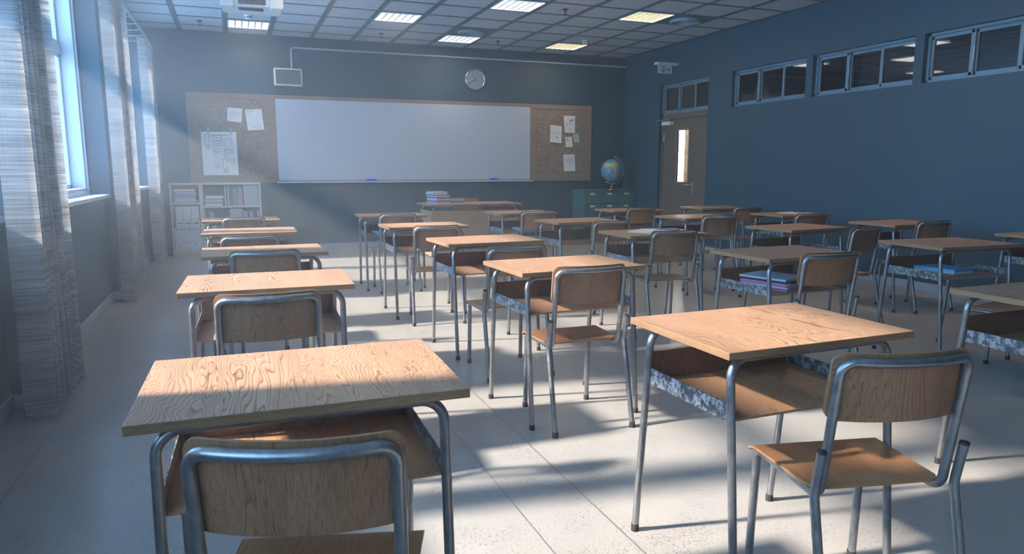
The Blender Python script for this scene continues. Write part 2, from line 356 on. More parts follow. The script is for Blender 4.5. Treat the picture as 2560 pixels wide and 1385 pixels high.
# ceiling: tiles and slate grid; open cells hold lamps
T0X, T0Y = 5.992, 10.966       # a grid crossing
lamps = [(-0.008, 10.366, 'c', 'neutral louvred ceiling lamp, leftmost, just behind the hanging projector'), (2.992, 10.366, 'c', 'neutral louvred ceiling lamp nearest the whiteboard middle, touching the round vent'),
         (4.792, 10.366, 'w', 'warm yellow louvred ceiling lamp beside the smoke detector near the right corner'),
         (1.792, 9.166, 'c', 'neutral louvred ceiling lamp above the gap between speaker and clock'), (2.992, 7.966, 'c', 'neutral louvred ceiling lamp cut by the top edge, left of a sprinkler'),
         (4.792, 7.966, 'w', 'warm yellow louvred ceiling lamp beside the round vent at upper right')]
fill_lamps = [(0.592, 6.766), (2.992, 5.566), (4.792, 4.366)]  # unseen lamps added to give the room warm fill
vents = [(2.992, 9.766, 'round ceiling vent touching a neutral lamp above the whiteboard'), (5.392, 7.966, 'round ceiling vent right of the warm lamp at upper right'), (4.192, 6.766, 'round ceiling vent just cut off by the top edge of the photo')]
open_cells = [(round(a[0], 2), round(a[1], 2)) for a in lamps+vents+fill_lamps]
mb = MB()
xs = [T0X-0.6*k for k in range(-1, 13)][::-1]; ys = [T0Y-0.6*k for k in range(-1, 24)][::-1]
WX, WY = 0.032, 0.020
for x in xs:
    if XL-0.3 < x < XR: mb.box(x-WX, x+WX, YB, YF, H, H+0.03, 1)
for y in ys:
    if YB < y < YF: mb.box(XG, XR, y-WY, y+WY, H, H+0.03, 1)
for x in xs:
    for y in ys:
        if (round(x, 2), round(y, 2)) in open_cells: continue
        x0, x1, y0, y1 = max(x+WX, XG), min(x+0.6-WX, XR), max(y+WY, YB), min(y+0.6-WY, YF)
        if x1-x0 < 0.03 or y1-y0 < 0.03: continue
        mb.box(x0, x1, y0, y1, H+0.006, H+0.03, 0)
mb.box(XG-0.2, XR+0.1, YB-0.2, YF+0.1, H+0.35, H+0.4, 0)
ceil = mb.build('ceiling', ['tile', 'grid']); struct(ceil, 'suspended ceiling of pale mineral tiles in a slate blue grid', 'ceiling')

struct(box('wall_front', 'wall', XG-0.2, XR+0.2, YF, YF+0.2, -0.12, H+0.4), 'slate blue front wall behind the whiteboard', 'wall')
struct(box('wall_back', 'wall', XG-0.2, XR+0.2, YB-0.2, YB, -0.12, H+0.4), 'slate blue wall behind the camera', 'wall')
# right wall with door and clerestory openings
DY0, DY1, DZ = 8.945, 10.24, 2.612
wins = [(7.02, 8.42), (5.52, 6.915), (4.02, 5.415), (2.52, 3.92)]
WZ0, WZ1 = 2.122, 2.612
WT = 0.16
mb = MB()
segs = sorted([(DY0, DY1, 0, DZ)]+[(a, b, WZ0, WZ1) for a, b in wins])
cur = YB-0.2
for a, b, z0, z1 in segs:
    mb.box(XR, XR+WT, cur, a, -0.12, H+0.4)
    if z0 > 0: mb.box(XR, XR+WT, a, b, -0.12, z0)
    mb.box(XR, XR+WT, a, b, z1, H+0.4); cur = b
mb.box(XR, XR+WT, cur, YF+0.2, -0.12, H+0.4)
struct(mb.build('wall_right', 'wall'), 'slate blue right wall with a door and a row of high windows', 'wall')
# left wall: bays and pilasters
mb = MB()
for a, b in BAYS:
    mb.box(XG-0.20, XL, a, b, -0.12, SILL_Z-0.03)
    mb.box(XG-0.20, XL, a, b, HEAD_Z, H+0.4)
for a, b in PIL: mb.box(XG-0.20, XP, a, b, -0.12, H+0.4)
mb.box(XG-0.20, XP, YB-0.2, PIL[0][0], -0.12, H+0.4)
mb.box(XG-0.20, XP, YF, YF+0.1, -0.12, H+0.4)
struct(mb.build('wall_left', 'wall'), 'slate blue window wall with shallow pilasters between the windows', 'wall')
# baseboards
BH, BT = 0.088, 0.014
struct(box('baseboard_front', 'base', XP+BT, XR-BT, YF-BT, YF, 0, BH, bevel=0.003), 'pale grey-blue skirting board along the front wall', 'baseboard')
mb = MB(); mb.box(XR-BT, XR, YB, DY0, 0, BH); mb.box(XR-BT, XR, DY1, YF, 0, BH)
struct(mb.build('baseboard_right', 'base', bevel=0.003), 'pale grey-blue skirting board along the right wall', 'baseboard')
mb = MB()
for a, b in BAYS: mb.box(XL, XL+BT, a, b, 0, BH)
for a, b in PIL:
    mb.box(XP, XP+BT, a, b, 0, BH)
    if a > 0: mb.box(XL, XP+BT, a-BT, a, 0, BH)
    if b < YF-.1: mb.box(XL, XP+BT, b, b+BT, 0, BH)
struct(mb.build('baseboard_left', 'base', bevel=0.003), 'pale grey-blue skirting board stepping round the pilasters', 'baseboard')

# ------------------------------------------------------------------ left windows
wl = ['tall white window, second bay beyond the camera side', 'tall white window nearest the camera in the photo, left edge', 'tall white window between the first and second curtains', 'tall white window between the second curtain and the far corner']
for i, (a, b) in enumerate(BAYS):
    w = empty('window_%d' % (i+1), (XG, (a+b)/2, SILL_Z)); struct(w, wl[i], 'window')
    L = (b-a)/2; Hh = HEAD_Z-SILL_Z
    f = MB(); F = 0.06; D0 = -0.19
    f.box(D0, 0.0, -L, -L+F, 0, Hh); f.box(D0, 0.0, L-F, L, 0, Hh); f.box(D0, 0.0, -L, L, 0, F); f.box(D0, 0.0, -L, L, Hh-F, Hh)
    f.box(0.0, 0.02, -L, -L+0.035, 0, Hh); f.box(0.0, 0.02, L-0.035, L, 0, Hh); f.box(0.0, 0.02, -L, L, 0, 0.035); f.box(0.0, 0.02, -L, L, Hh-0.035, Hh)
    f.box(D0, -0.07, -0.07, 0.07, F, Hh-F); f.box(D0, -0.10, -L+F, L-F, 1.25, 1.33)
    f.build('window_frame', 'frame_white', w, 0.004)
    for s0, s1 in ((-L+F, -0.07), (0.07, L-F)):
        for z0, z1 in ((F, 1.25), (1.33, Hh-F)):
            sa = MB(); g = 0.036
            sa.box(-0.175, -0.115, s0, s0+g, z0, z1); sa.box(-0.175, -0.115, s1-g, s1, z0, z1); sa.box(-0.175, -0.115, s0, s1, z0, z0+g); sa.box(-0.175, -0.115, s0, s1, z1-g, z1)
            so = sa.build('sash', 'frame_white', w, 0.004)
            MB().box(-0.149, -0.141, s0+g, s1-g, z0+g, z1-g).build('pane', 'glass', so)
    for s in (-1, 1): MB().box(-0.115, -0.09, s*0.095-0.01, s*0.095+0.01, 0.55, 0.60).box(-0.10, -0.085, s*0.095-0.008, s*0.095+0.008, 0.48, 0.60).build('handle', 'steel', w, 0.002)
    MB().box(-0.02, 0.19, -L, L, -0.032, 0.0).build('window_sill', 'sill', w, 0.004)

# ------------------------------------------------------------------ clerestory windows and door
def glazed(name, label, y0, y1, z0, z1, n=3):
    w = empty(name, (XR+0.10, (y0+y1)/2, z0)); struct(w, label, 'window'); L = (y1-y0)/2; h = z1-z0; f = MB(); t = 0.028
    f.box(-0.045, 0.035, -L, L, 0, t); f.box(-0.045, 0.035, -L, L, h-t, h); f.box(-0.045, 0.035, -L, -L+t, 0, h); f.box(-0.045, 0.035, L-t, L, 0, h)
    f.box(-0.03, -0.02, -L, L, h-t-0.006, h-t)
    f.build('window_frame', 'frame_blue', w, 0.003)
    st = (2*L-2*t)/n
    for k in range(n):
        a = -L+t+k*st; b = a+st; dx = 0.014 if k % 2 else -0.012; g = 0.034
        s = MB(); s.box(dx-0.011, dx+0.011, a-0.01, a+g, t, h-t); s.box(dx-0.011, dx+0.011, b-g+0.01, b+0.01, t, h-t); s.box(dx-0.011, dx+0.011, a, b, t, t+g); s.box(dx-0.011, dx+0.011, a, b, h-t-g, h-t)
        s.box(dx-0.006, dx+0.012, b-g+0.004, b-g+0.0105, t+g, h-t-g, 1)
        so = s.build('sash', ['frame_blue', 'frame_inner'], w, 0.002)
        MB().box(dx-0.003, dx+0.003, a+g, b-g+0.012, t+g, h-t-g).build('pane', 'glass_dark', so)
    MB().box(-0.028, -0.016, -L+t+2*st-0.012, -L+t+2*st-0.004, h*0.35, h*0.62).build('handle', 'steel', w)
glazed('window_5', 'high three-pane window in the right wall nearest the door', wins[0][0], wins[0][1], WZ0, WZ1)
glazed('window_6', 'high three-pane window, middle of the right wall row', wins[1][0], wins[1][1], WZ0, WZ1)
glazed('window_7', 'high three-pane window cut by the right edge of the photo', wins[2][0], wins[2][1], WZ0, WZ1)
glazed('window_8', 'high three-pane window in the right wall nearest the camera, out of frame', wins[3][0], wins[3][1], WZ0, WZ1)
glazed('window_9', 'three-pane transom light above the wooden door', DY0, DY1, 2.135, DZ)
d = empty('door_1', (XR+0.10, (DY0+DY1)/2, 0)); struct(d, 'brown veneered door with narrow glazed slot and lever handle', 'door')
L = (DY1-DY0)/2; f = MB()
f.box(-0.05, 0.06, -L, -L+0.035, 0, 2.135); f.box(-0.05, 0.06, L-0.035, L, 0, 2.135); f.box(-0.05, 0.06, -L, L, 2.05, 2.135)
f.build('door_frame', 'wood_door', d, 0.003)
gy0, gy1, gz0, gz1 = 9.50-9.5925, 9.80-9.5925, 1.05, 1.86
lf = MB(); a, b = -L+0.0355, L-0.0355
lf.box(-0.03, -0.004, a, gy0, 0.008, 2.0495); lf.box(-0.03, -0.004, gy1, b, 0.008, 2.0495); lf.box(-0.03, -0.004, gy0, gy1, 0.008, gz0); lf.box(-0.03, -0.004, gy0, gy1, gz1, 2.0495)
leaf = lf.build('door_leaf', 'wood_door', d)
tr = MB(); t = 0.022
tr.box(-0.036, -0.003, gy0-t, gy0, gz0-t, gz1+t); tr.box(-0.036, -0.003, gy1, gy1+t, gz0-t, gz1+t); tr.box(-0.036, -0.003, gy0, gy1, gz0-t, gz0); tr.box(-0.036, -0.003, gy0, gy1, gz1, gz1+t)
tr.build('glazing_bead', 'wood_frame', leaf, 0.002)
MB().box(-0.020, -0.014, gy0, gy1, gz0, gz1).build('pane', 'glass', leaf)
hd = MB().box(-0.04, -0.03, -0.255, -0.215, 0.86, 1.05).build('handle_plate', 'steel', leaf, 0.003)
MB().tube(fillet([(-0.04, -0.235, 1.0), (-0.095, -0.235, 1.0), (-0.095, -0.10, 1.0)], 0.02), 0.010).build('lever', 'steel', hd)
cl = MB().box(-0.105, -0.03, 0.33, 0.58, 1.955, 2.015).build('door_closer', 'white_plastic', leaf, 0.008)
MB().box(-0.125, -0.09, 0.33, 0.70, 2.03, 2.045).box(-0.105, -0.085, 0.36, 0.38, 2.0, 2.045).build('closer_arm', 'steel', cl)
MB().cyl((-0.028, b-0.01), 0.008, 1.70, 1.82).cyl((-0.028, b-0.01), 0.008, 0.25, 0.37).build('hinge', 'steel', leaf)

# hallway behind the right wall
HX = XR+WT+1.9
mb = MB()
mb.box(HX, HX+0.1, YB-0.2, YF+0.2, -0.12, H+0.4, 0); mb.box(XR+WT, HX, YF+0.1, YF+0.2, -0.12, H+0.4, 0)
mb.box(XR+WT, HX, 8.66, 8.74, 2.35, H+0.4, 0); mb.box(XR+WT, HX, YB-0.2, YB-0.1, -0.12, H+0.4, 0)  # high partition added to keep the light by the door from spreading
struct(mb.build('wall_hall', 'hall_wall'), 'beige hallway wall seen through the door glass', 'wall')
struct(box('floor_hall', 'floor', XR+0.0, HX, YB-0.2, YF+0.2, -0.12, -0.001), 'stone floor of the hallway beyond the door', 'floor')
mb = MB(); mb.box(XR+WT, HX, YB-0.2, YF+0.2, H, H+0.1, 0)
for k in range(24): mb.box(XR+WT, HX, YB+0.6*k, YB+0.6*k+0.03, H-0.008, H, 1)
for k in range(4): mb.box(XR+WT+0.2+0.55*k, XR+WT+0.23+0.55*k, YB, YF, H-0.008, H, 1)
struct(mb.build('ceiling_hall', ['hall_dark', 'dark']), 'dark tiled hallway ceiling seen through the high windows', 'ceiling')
hl = empty('glow_panel', (7.80, YF+0.095, 1.2), 0, 'added glowing panel making the bright strip in the door slot', 'lamp')  # added emitter, supplies the bright strip beside the door glass
MB().box(-0.19, 0.17, -0.03, -0.002, -1.1, 1.0).build('housing', 'white_plastic', hl, 0.004); MB().box(-0.18, 0.16, -0.034, -0.0305, -1.08, 0.98).build('diffuser', 'panel_glow', hl)
ald = bpy.data.lights.new('hall_fill_light', 'AREA'); al = bpy.data.objects.new('hall_fill_light', ald); COL.objects.link(al)  # unseen light added to brighten the hallway
ald.shape = 'RECTANGLE'; ald.size = 0.5; ald.size_y = 1.6; ald.energy = 60; ald.color = (1, 0.9, 0.78); al.location = (XR+1.1, 9.9, H-0.05)

# ------------------------------------------------------------------ ceiling things
def lamp(x, y, kind, label, group=None):
    o = empty('ceiling_lamp', (x+0.3, y+0.3, H), 0, label, 'ceiling lamp', group)
    b = MB(); r = 0.272
    b.box(-r, -r+0.018, -r, r, -0.004, 0.09); b.box(r-0.018, r, -r, r, -0.004, 0.09); b.box(-r, r, -r, -r+0.018, -0.004, 0.09); b.box(-r, r, r-0.018, r, -0.004, 0.09); b.box(-r, r, -r, r, 0.088, 0.1)
    b.build('housing', 'white_plastic', o)
    MB().box(-r+0.019, r-0.019, -r+0.019, r-0.019, 0.07, 0.078).build('diffuser', 'lamp_warm' if kind == 'w' else 'lamp_cool', o)
    l = MB()
    for k in range(1, 6):
        p = -r+0.018+(2*r-0.036)*k/6; l.box(p-0.0045, p+0.0045, -r+0.018, r-0.018, 0.0, 0.035); l.box(-r+0.018, r-0.018, p-0.0035, p+0.0035, 0.0, 0.018)
    l.build('louvre', 'louvre', o)
    ld = bpy.data.lights.new('lamp_light', 'AREA'); lo = bpy.data.objects.new('lamp_light', ld); COL.objects.link(lo); lo.parent = o; lo.location = (0, 0, -0.03)
    ld.shape = 'SQUARE'; ld.size = 0.5; ld.energy = 2.4 if y > 7 else 5.0; ld.color = (1.0, 0.74, 0.46) if kind == 'w' else (1.0, 0.86, 0.70); return o
for x, y, k, lab in lamps: lamp(x, y, k, lab)
for (x, y), lab in zip(fill_lamps, ('unseen ceiling lamp added over the left desks for warm fill', 'unseen ceiling lamp added over the middle desks for warm fill', 'unseen ceiling lamp added over the right desks for warm fill')): lamp(x, y, 'w', lab)
for x, y, lab in vents:
    o = empty('ceiling_vent', (x+0.3, y+0.3, H), 0, lab, 'ceiling vent')
    MB().box(-0.268, 0.268, -0.28, 0.28, 0.0, 0.02).build('plate', 'grid', o, 0.003)
    b = MB()
    for k, rr in enumerate((0.20, 0.165, 0.13, 0.095, 0.06)):
        zt = -0.022+0.004*k; b.lathe([(rr, -0.001), (rr, zt-0.004), (rr-0.012, zt-0.012), (rr-0.022, zt-0.004), (rr-0.020, -0.001)], 40)
    b.lathe([(0.04, -0.001), (0.035, -0.02), (0.0001, -0.026)], 24)
    b.build('diffuser_rings', 'vent_blue', o)
def sprinkler(x, y, lab):
    o = empty('sprinkler', (x, y, H), 0, lab, 'sprinkler')
    MB().cyl((0, 0), 0.036, -0.006, 0.0, 20).cyl((0, 0), 0.012, -0.02, -0.006, 12).build('flange', 'dark', o)
    MB().tube([(0.012, 0, -0.018), (0.016, 0, -0.04), (0.004, 0, -0.058)], 0.003).tube([(-0.012, 0, -0.018), (-0.016, 0, -0.04), (-0.004, 0, -0.058)], 0.003).cyl((0, 0), 0.02, -0.063, -0.058, 16).build('deflector', 'dark', o)
    MB().cyl((0, 0), 0.0045, -0.057, -0.018, 10).build('bulb', 'red', o)
sprinkler(-0.32, 10.62, 'small dark ceiling sprinkler left of the projector')
sprinkler(2.10, 10.62, 'small dark ceiling sprinkler above the whiteboard, left of the round vent')
sprinkler(3.90, 10.60, 'small dark ceiling sprinkler between a neutral lamp and a warm lamp')
sprinkler(3.92, 8.24, 'small dark ceiling sprinkler near the top edge of the photo')
def smoke(x, y, lab):
    o = empty('smoke_detector', (x, y, H), 0, lab, 'smoke detector')
    MB().lathe([(0.052, 0), (0.052, -0.022), (0.048, -0.026)], 32).build('base', 'white_plastic', o)
    MB().lathe([(0.042, -0.024), (0.042, -0.038)], 24).build('sensing_slots', 'dark', o)
    MB().lathe([(0.048, -0.036), (0.047, -0.046), (0.03, -0.054), (0.0001, -0.056)], 32).box(-.004, .004, -.046, .046, -.038, -.024).box(-.046, .046, -.004, .004, -.038, -.024).build('cover', 'white_plastic', o)
smoke(5.13, 10.06, 'white round smoke detector beside the warm lamp near the corner')
smoke(0.28, 10.0, 'white round smoke detector under the projector, beside the leftmost lamp')
# projector
pj = empty('ceiling_projector', (0.235, 7.92, 2.90), math.radians(-2), 'white projector hung from the ceiling at the top left', 'projector')
pj.scale = (0.87, 0.87, 1); pj.location.x = 0.262
mb = MB(); poly = []
for cx, cy, a0 in ((0.24, 0.16, 0), (-0.24, 0.16, 90), (-0.24, -0.16, 180), (0.24, -0.16, 270)):
    for k in range(6): a = math.radians(a0+18*k); poly.append((cx+0.09*math.cos(a), cy+0.09*math.sin(a)))
mb.prism(poly, -0.06, 0.09); body = mb.build('body', 'white_plastic', pj, 0.012)
for s_ in (-1, 1): MB().box(s_*0.265-0.075, s_*0.265+0.075, -0.272, -0.15, -0.075, 0.03).build('corner_pod', 'white_plastic', pj, 0.02)
mb = MB()
for k in range(16): mb.box(-0.145+0.0187*k, -0.145+0.0187*k+0.010, -0.256, -0.249, -0.045, 0.03)
mb.build('rear_grille', 'dark', pj); MB().box(-0.17, 0.17, -0.262, -0.25, -0.062, -0.052).build('rear_lip', 'white_plastic', pj, 0.002)
MB().box(-0.15, 0.12, -0.15, -0.02, -0.066, -0.058).build('underside_vent', 'dark', pj)
MB().lathe([(0.17, 0.09), (0.165, 0.125), (0.12, 0.15), (0.0001, 0.155)], 32).build('top_dome', 'white_plastic', pj)
MB().cyl((0, 0), 0.022, 0.15, 0.30, 16).cyl((0, 0), 0.07, 0.285, 0.30, 24).build('ceiling_mount', 'white_plastic', pj)

# ------------------------------------------------------------------ front wall things
FB = YF-0.028
bx0, bx1, bz0, bz1 = -0.594, 5.944, 1.045, 2.345
wb0, wb1 = 0.628, 4.765
def noticeboard(x0, x1, label, left):
    o = empty('notice_board', ((x0+x1)/2, YF, bz0), 0, label, 'notice board'); L = (x1-x0)/2; h = bz1-bz0
    MB().box(-L+0.005, L-0.005, -0.018, -0.001, 0.005, h-0.005).build('cork_panel', 'cork', o)
    f = MB(); wl_, wr_ = (0.10, 0.0) if left else (0.0, 0.10)
    f.box(-L, L, -0.028, -0.001, h-0.075, h); f.box(-L, L, -0.028, -0.001, 0, 0.06)
    if left: f.box(-L, -L+0.085, -0.028, -0.001, 0.06, h-0.075); f.box(L-0.12, L, -0.028, -0.001, 0.06, h-0.075)
    else: f.box(-L, -L+0.12, -0.028, -0.001, 0.06, h-0.075); f.box(L-0.085, L, -0.028, -0.001, 0.06, h-0.075)
    f.build('frame', 'wood_frame', o, 0.002); return o
noticeboard(bx0, wb0, 'cork notice board left of the whiteboard, holding the large floor plan', True)
noticeboard(wb1, bx1, 'cork notice board right of the whiteboard, holding five small papers', False)
o = empty('whiteboard', ((wb0+wb1)/2, YF, bz0), 0, 'long blank whiteboard in the middle of the front wall', 'whiteboard'); L = (wb1-wb0)/2
MB().box(-L, L, -0.032, -0.012, 0.03, 1.245).build('writing_surface', 'whiteboard', o, 0.002)
MB().box(-L, L, -0.03, -0.001, 1.247, 1.30).box(-L, L, -0.03, -0.001, 0.0, 0.028).build('frame', 'wood_frame', o, 0.002)
MB().box(-L-0.03, L+0.03, -0.095, -0.03, -0.006, 0.004).box(-L-0.03, L+0.03, -0.098, -0.09, -0.006, 0.016).build('pen_tray', 'pipe', o, 0.002)
for x, lab in ((2.036, 'blue board eraser on the tray, left of the two'), (4.10, 'blue board eraser on the tray, right end near the frame')):
    e = empty('board_eraser', (x-0.01, YF-0.062, bz0+0.004), 0, lab, 'eraser')
    MB().box(-0.074, 0.074, -0.026, 0.026, 0.008, 0.044).build('grip', 'eraser', e, 0.005); MB().box(-0.064, 0.064, -0.023, 0.023, 0, 0.008).build('felt', 'cover_navy', e)

def sheet(name, pts, mat, label, cat, y=YF-0.0195):
    """paper pinned on the cork; pts in (x, z), clockwise from top left; returns object and a uv mapper"""
    v = [(p[0], y, p[1]) for p in pts]; n = 6; mb = MB(); vs = []
    def at(u, w, dy=0.0):
        a = [v[0][k]*(1-u)+v[1][k]*u for k in range(3)]; b = [v[3][k]*(1-u)+v[2][k]*u for k in range(3)]
        p = [a[k]*(1-w)+b[k]*w for k in range(3)]; p[1] -= 0.010*w*w+dy; return tuple(p)
    for off in (0.0006, -0.0004):
        vs += [at(i/n, j/n, off) for j in range(n+1) for i in range(n+1)]
    N = n+1; fs = []
    for j in range(n):
        for i in range(n):
            a = j*N+i; fs.append((a, a+N, a+N+1, a+1)); b = a+N*N; fs.append((b, b+1, b+N+1, b+N))
    for i in range(n):
        for a, b in ((i, i+1), (n*N+i+1, n*N+i), (i*N+N, i*N), (i*N+n, (i+1)*N+n)): fs.append((a, b, b+N*N, a+N*N))
    c = (sum(p[0] for p in pts)/4, y, sum(p[1] for p in pts)/4)
    mb.add([(p[0]-c[0], p[1]-c[1], p[2]-c[2]) for p in vs], fs, 0, False)
    o = mb.build(name, mat, loc=c); tag(o, label, cat); return o, (lambda u, w, dy=0.0014: tuple(a-b for a, b in zip(at(u, w, dy), c)))
def bar(mb, at, u0, w0, u1, w1, mi=0): mb.quad(at(u0, w1), at(u1, w1), at(u1, w0), at(u0, w0), mi)
def stroke(mb, at, u0, w0, u1, w1, t=0.004, mi=0):
    if abs(u1-u0) > abs(w1-w0): bar(mb, at, u0, w0-t/2, u1, w0+t/2, mi)
    else: bar(mb, at, u0-t/2, w0, u0+t/2, w1, mi)
def rect(mb, at, u0, w0, u1, w1, t=0.004, mi=0):
    stroke(mb, at, u0, w0, u1, w0, t, mi); stroke(mb, at, u0, w1, u1, w1, t, mi); stroke(mb, at, u0, w0, u0, w1, t, mi); stroke(mb, at, u1, w0, u1, w1, t, mi)
def textlines(mb, at, rows, t=0.012, mi=0):
    for u0, u1, w in rows:
        u = u0
        while u < u1-0.01:
            e = min(u1, u+rnd.uniform(0.03, 0.12)); bar(mb, at, u, w-t/2, e, w+t/2, mi); u = e+0.012
def tabs(o, at, us, mat='tape', w=0.06, h0=-0.10, h1=0.04):
    for u in us:
        m = MB(); p = [at(u, h1, 0.003), at(u+w, h1, 0.003), at(u+w, h0, 0.0025), at(u, h0, 0.0025)]; m.quad(*p); m.quad(*[(q[0], q[1]+0.0008, q[2]) for q in p[::-1]]); m.build('tape', mat, o)
o, at = sheet('floor_plan_poster', [(-0.424, 1.787), (0.057, 1.790), (0.059, 1.159), (-0.419, 1.161)], 'paper', 'large white floor plan drawing taped to the left cork board', 'poster')
m = MB(); T = 0.007
rect(m, at, .10, .07, .90, .072, T)
rect(m, at, .10, .07, .21, .30, T); rect(m, at, .12, .30, .23, .39, T); stroke(m, at, .12, .345, .23, .345, T); stroke(m, at, .175, .30, .175, .39, T)
for k in range(5): stroke(m, at, .23+.03*k, .07, .23+.03*k, .15-.01*k, T)
rect(m, at, .34, .08, .56, .13, T); rect(m, at, .34, .13, .54, .20, T); stroke(m, at, .44, .13, .44, .20, T); rect(m, at, .58, .08, .72, .17, T); stroke(m, at, .56, .17, .80, .17, T)
rect(m, at, .30, .22, .66, .31, T*.8); stroke(m, at, .30, .26, .66, .26, T*.6)
for k in range(4): rect(m, at, .80+.01*k, .13+.05*k, .88, .16+.05*k, T*.7)
rect(m, at, .33, .38, .40, .50, T); rect(m, at, .40, .39, .50, .48, T*.7); stroke(m, at, .33, .44, .50, .44, T*.7)
rect(m, at, .33, .58, .43, .73, T); stroke(m, at, .38, .50, .38, .58, T)
for k in range(5): stroke(m, at, .33, .76+.022*k, .46, .76+.022*k, T*.8)
rect(m, at, .47, .62, .55, .82, T*.6)
rect(m, at, .62, .40, .72, .58, T); rect(m, at, .72, .40, .88, .49, T); stroke(m, at, .62, .44, .72, .44, T); stroke(m, at, .83, .40, .83, .49, T)
for k in range(3): stroke(m, at, .62, .49+.03*k, .72, .49+.03*k, T*.7)
rect(m, at, .57, .62, .68, .85, T); rect(m, at, .59, .85, .70, .94, T); stroke(m, at, .59, .895, .70, .895, T); stroke(m, at, .645, .85, .645, .94, T); rect(m, at, .79, .63, .90, .75, T); stroke(m, at, .79, .68, .90, .68, T)
for k in range(5): stroke(m, at, .68+.022*k, .62, .68+.022*k, .70-.012*k, T)
m.build('drawing', 'ink', o); tabs(o, at, (.18, .82))
o, at = sheet('pinned_note', [(-.039, 2.145), (.158, 2.13), (.142, 1.929), (-.06, 1.948)], 'paper', 'small typed letter pinned above the floor plan, left of the diagram', 'paper')
m = MB(); textlines(m, at, [(.2, .8, .14)]+[(.1, .92, .25+.045*k) for k in range(8)]+[(.55, .8, .66), (.12, .45, .74), (.12, .5, .79), (.12, .4, .84)], .016); m.build('writing', 'ink_soft', o); tabs(o, at, (.14, .8), w=.03, h0=-.06, h1=.03)
o, at = sheet('pinned_diagram', [(.195, 2.117), (.425, 2.134), (.455, 1.833), (.223, 1.816)], 'paper', 'tilted white diagram sheet with blue marks beside the whiteboard', 'paper')
m = MB(); textlines(m, at, [(.22, .5, .17), (.2, .45, .27)], .01, 0)
for k in range(9): textlines(m, at, [(.78-.045*min(k, 4), .88-.04*min(k, 4), .12+.085*k)], .02, 0)
textlines(m, at, [(.3, .8, .82), (.45, .9, .9)], .02, 0)
for k in range(20):
    a0, a1 = pi*.5+pi*1.5*k/20, pi*.5+pi*1.5*(k+1)/20; cx, cy, R = .42, .68, .24
    p = lambda a, r: at(cx+r*math.cos(a), cy-r*.8*math.sin(a)); m.quad(p(a0, R), p(a1, R), p(a1, R+.012), p(a0, R+.012), 0)
stroke(m, at, .88, .1, .88, .85, .006, 0)
for k in range(3): bar(m, at, .09+.14*k, .08, .16+.14*k, .12, 1)
bar(m, at, .07, .15, .11, .18, 2); bar(m, at, .13, .26, .17, .28, 3); m.build('writing', ['ink_soft', 'ink_blue', 'ink_yellow', 'ink_red'], o); tabs(o, at, (.2, .78), w=.03, h0=-.04, h1=.02)
def letter(name, pts, label, rows, mat='paper', extra=None):
    o, at = sheet(name, pts, mat, label, 'paper'); m = MB(); textlines(m, at, rows, .014)
    if extra: extra(m, at)
    if m.f: m.build('writing', ['ink_soft', 'ink_blue', 'ink'], o)
    tabs(o, at, (.45,) if name == 'pinned_certificate' else (.2, .8), w=.05, h0=-.05, h1=.02); return o
def disc(m, at, cx, cy, r, mi, asp=.7):
    n = 12; p = [at(cx+r*math.cos(2*pi*k/n), cy-r*asp*math.sin(2*pi*k/n)) for k in range(n)]; m.add(p, [tuple(range(n))], mi)
letter('pinned_letter', [(5.15, 2.002), (5.366, 1.986), (5.357, 1.692), (5.14, 1.71)], 'white letter with a blue stamp, leftmost on the right cork board', [(.2, .9, .1), (.1, .3, .2), (.4, .6, .2)]+[(.08, .95, .36+.04*k) for k in range(4)]+[(.1, .4, .62), (.1, .35, .75)], extra=lambda m, at: disc(m, at, .6, .68, .07, 1))
letter('pinned_certificate', [(5.401, 2.166), (5.622, 2.168), (5.617, 1.873), (5.421, 1.874)], 'white certificate with a round emblem, topmost on the right cork board', [(.1, .9, .40+.04*k) for k in range(4)]+[(.1, .9, .76), (.3, .6, .85)], extra=lambda m, at: (disc(m, at, .62, .28, .09, 2), disc(m, at, .83, .24, .08, 1), disc(m, at, .6, .85, .06, 0)))
letter('pinned_card', [(5.433, 1.803), (5.564, 1.809), (5.58, 1.631), (5.447, 1.625)], 'small white card with grey sketches, middle of the right cork board', [(.6, .8, .2+.07*k) for k in range(5)]+[(.15, .5, .8), (.6, .9, .9)], extra=lambda m, at: (disc(m, at, .28, .22, .10, 2), disc(m, at, .30, .40, .08, 0)))
letter('pinned_slip', [(5.583, 1.858), (5.696, 1.863), (5.712, 1.711), (5.607, 1.705)], 'small plain grey-blue slip, rightmost on the right cork board', [], 'paper_grey')
letter('typed_page', [(5.402, 1.5), (5.621, 1.503), (5.637, 1.212), (5.414, 1.208)], 'typed white page, lowest on the right cork board', [(.15, .85, .1)]+[(.1, .92, .2+.04*k) for k in range(9)]+[(.5, .8, .6), (.12, .45, .68), (.12, .4, .74), (.12, .5, .8)])
# clock
ck = empty('wall_clock', (3.78, YF, 2.706), 0, 'round chrome-rimmed wall clock above the whiteboard', 'clock'); RX = Matrix.Rotation(pi/2, 4, 'X')
MB().lathe([(0.172, 0.002), (0.176, 0.02), (0.172, 0.038), (0.160, 0.042), (0.155, 0.030)], 48, T=RX).build('rim', 'chrome', ck)
MB().cyl((0, 0), 0.157, 0.002, 0.022, 48, T=RX).build('dial', 'clock_face', ck)
def hand(ang, ln, w, y, mat, tail=0.03):
    R = Matrix.Rotation(ang, 4, 'Y'); return MB().box(-w, w, -y-0.002, -y, -tail, ln, T=R).build('hand', mat, ck)
hand(math.radians(-38), 0.085, 0.0055, 0.026, 'hand'); hand(math.radians(-122), 0.125, 0.004, 0.029, 'hand', .02); hand(math.radians(88), 0.085, 0.0022, 0.032, 'hand_second', .01)
MB().cyl((0, 0), 0.01, 0.022, 0.036, 16, T=RX).build('hub', 'hand', ck)
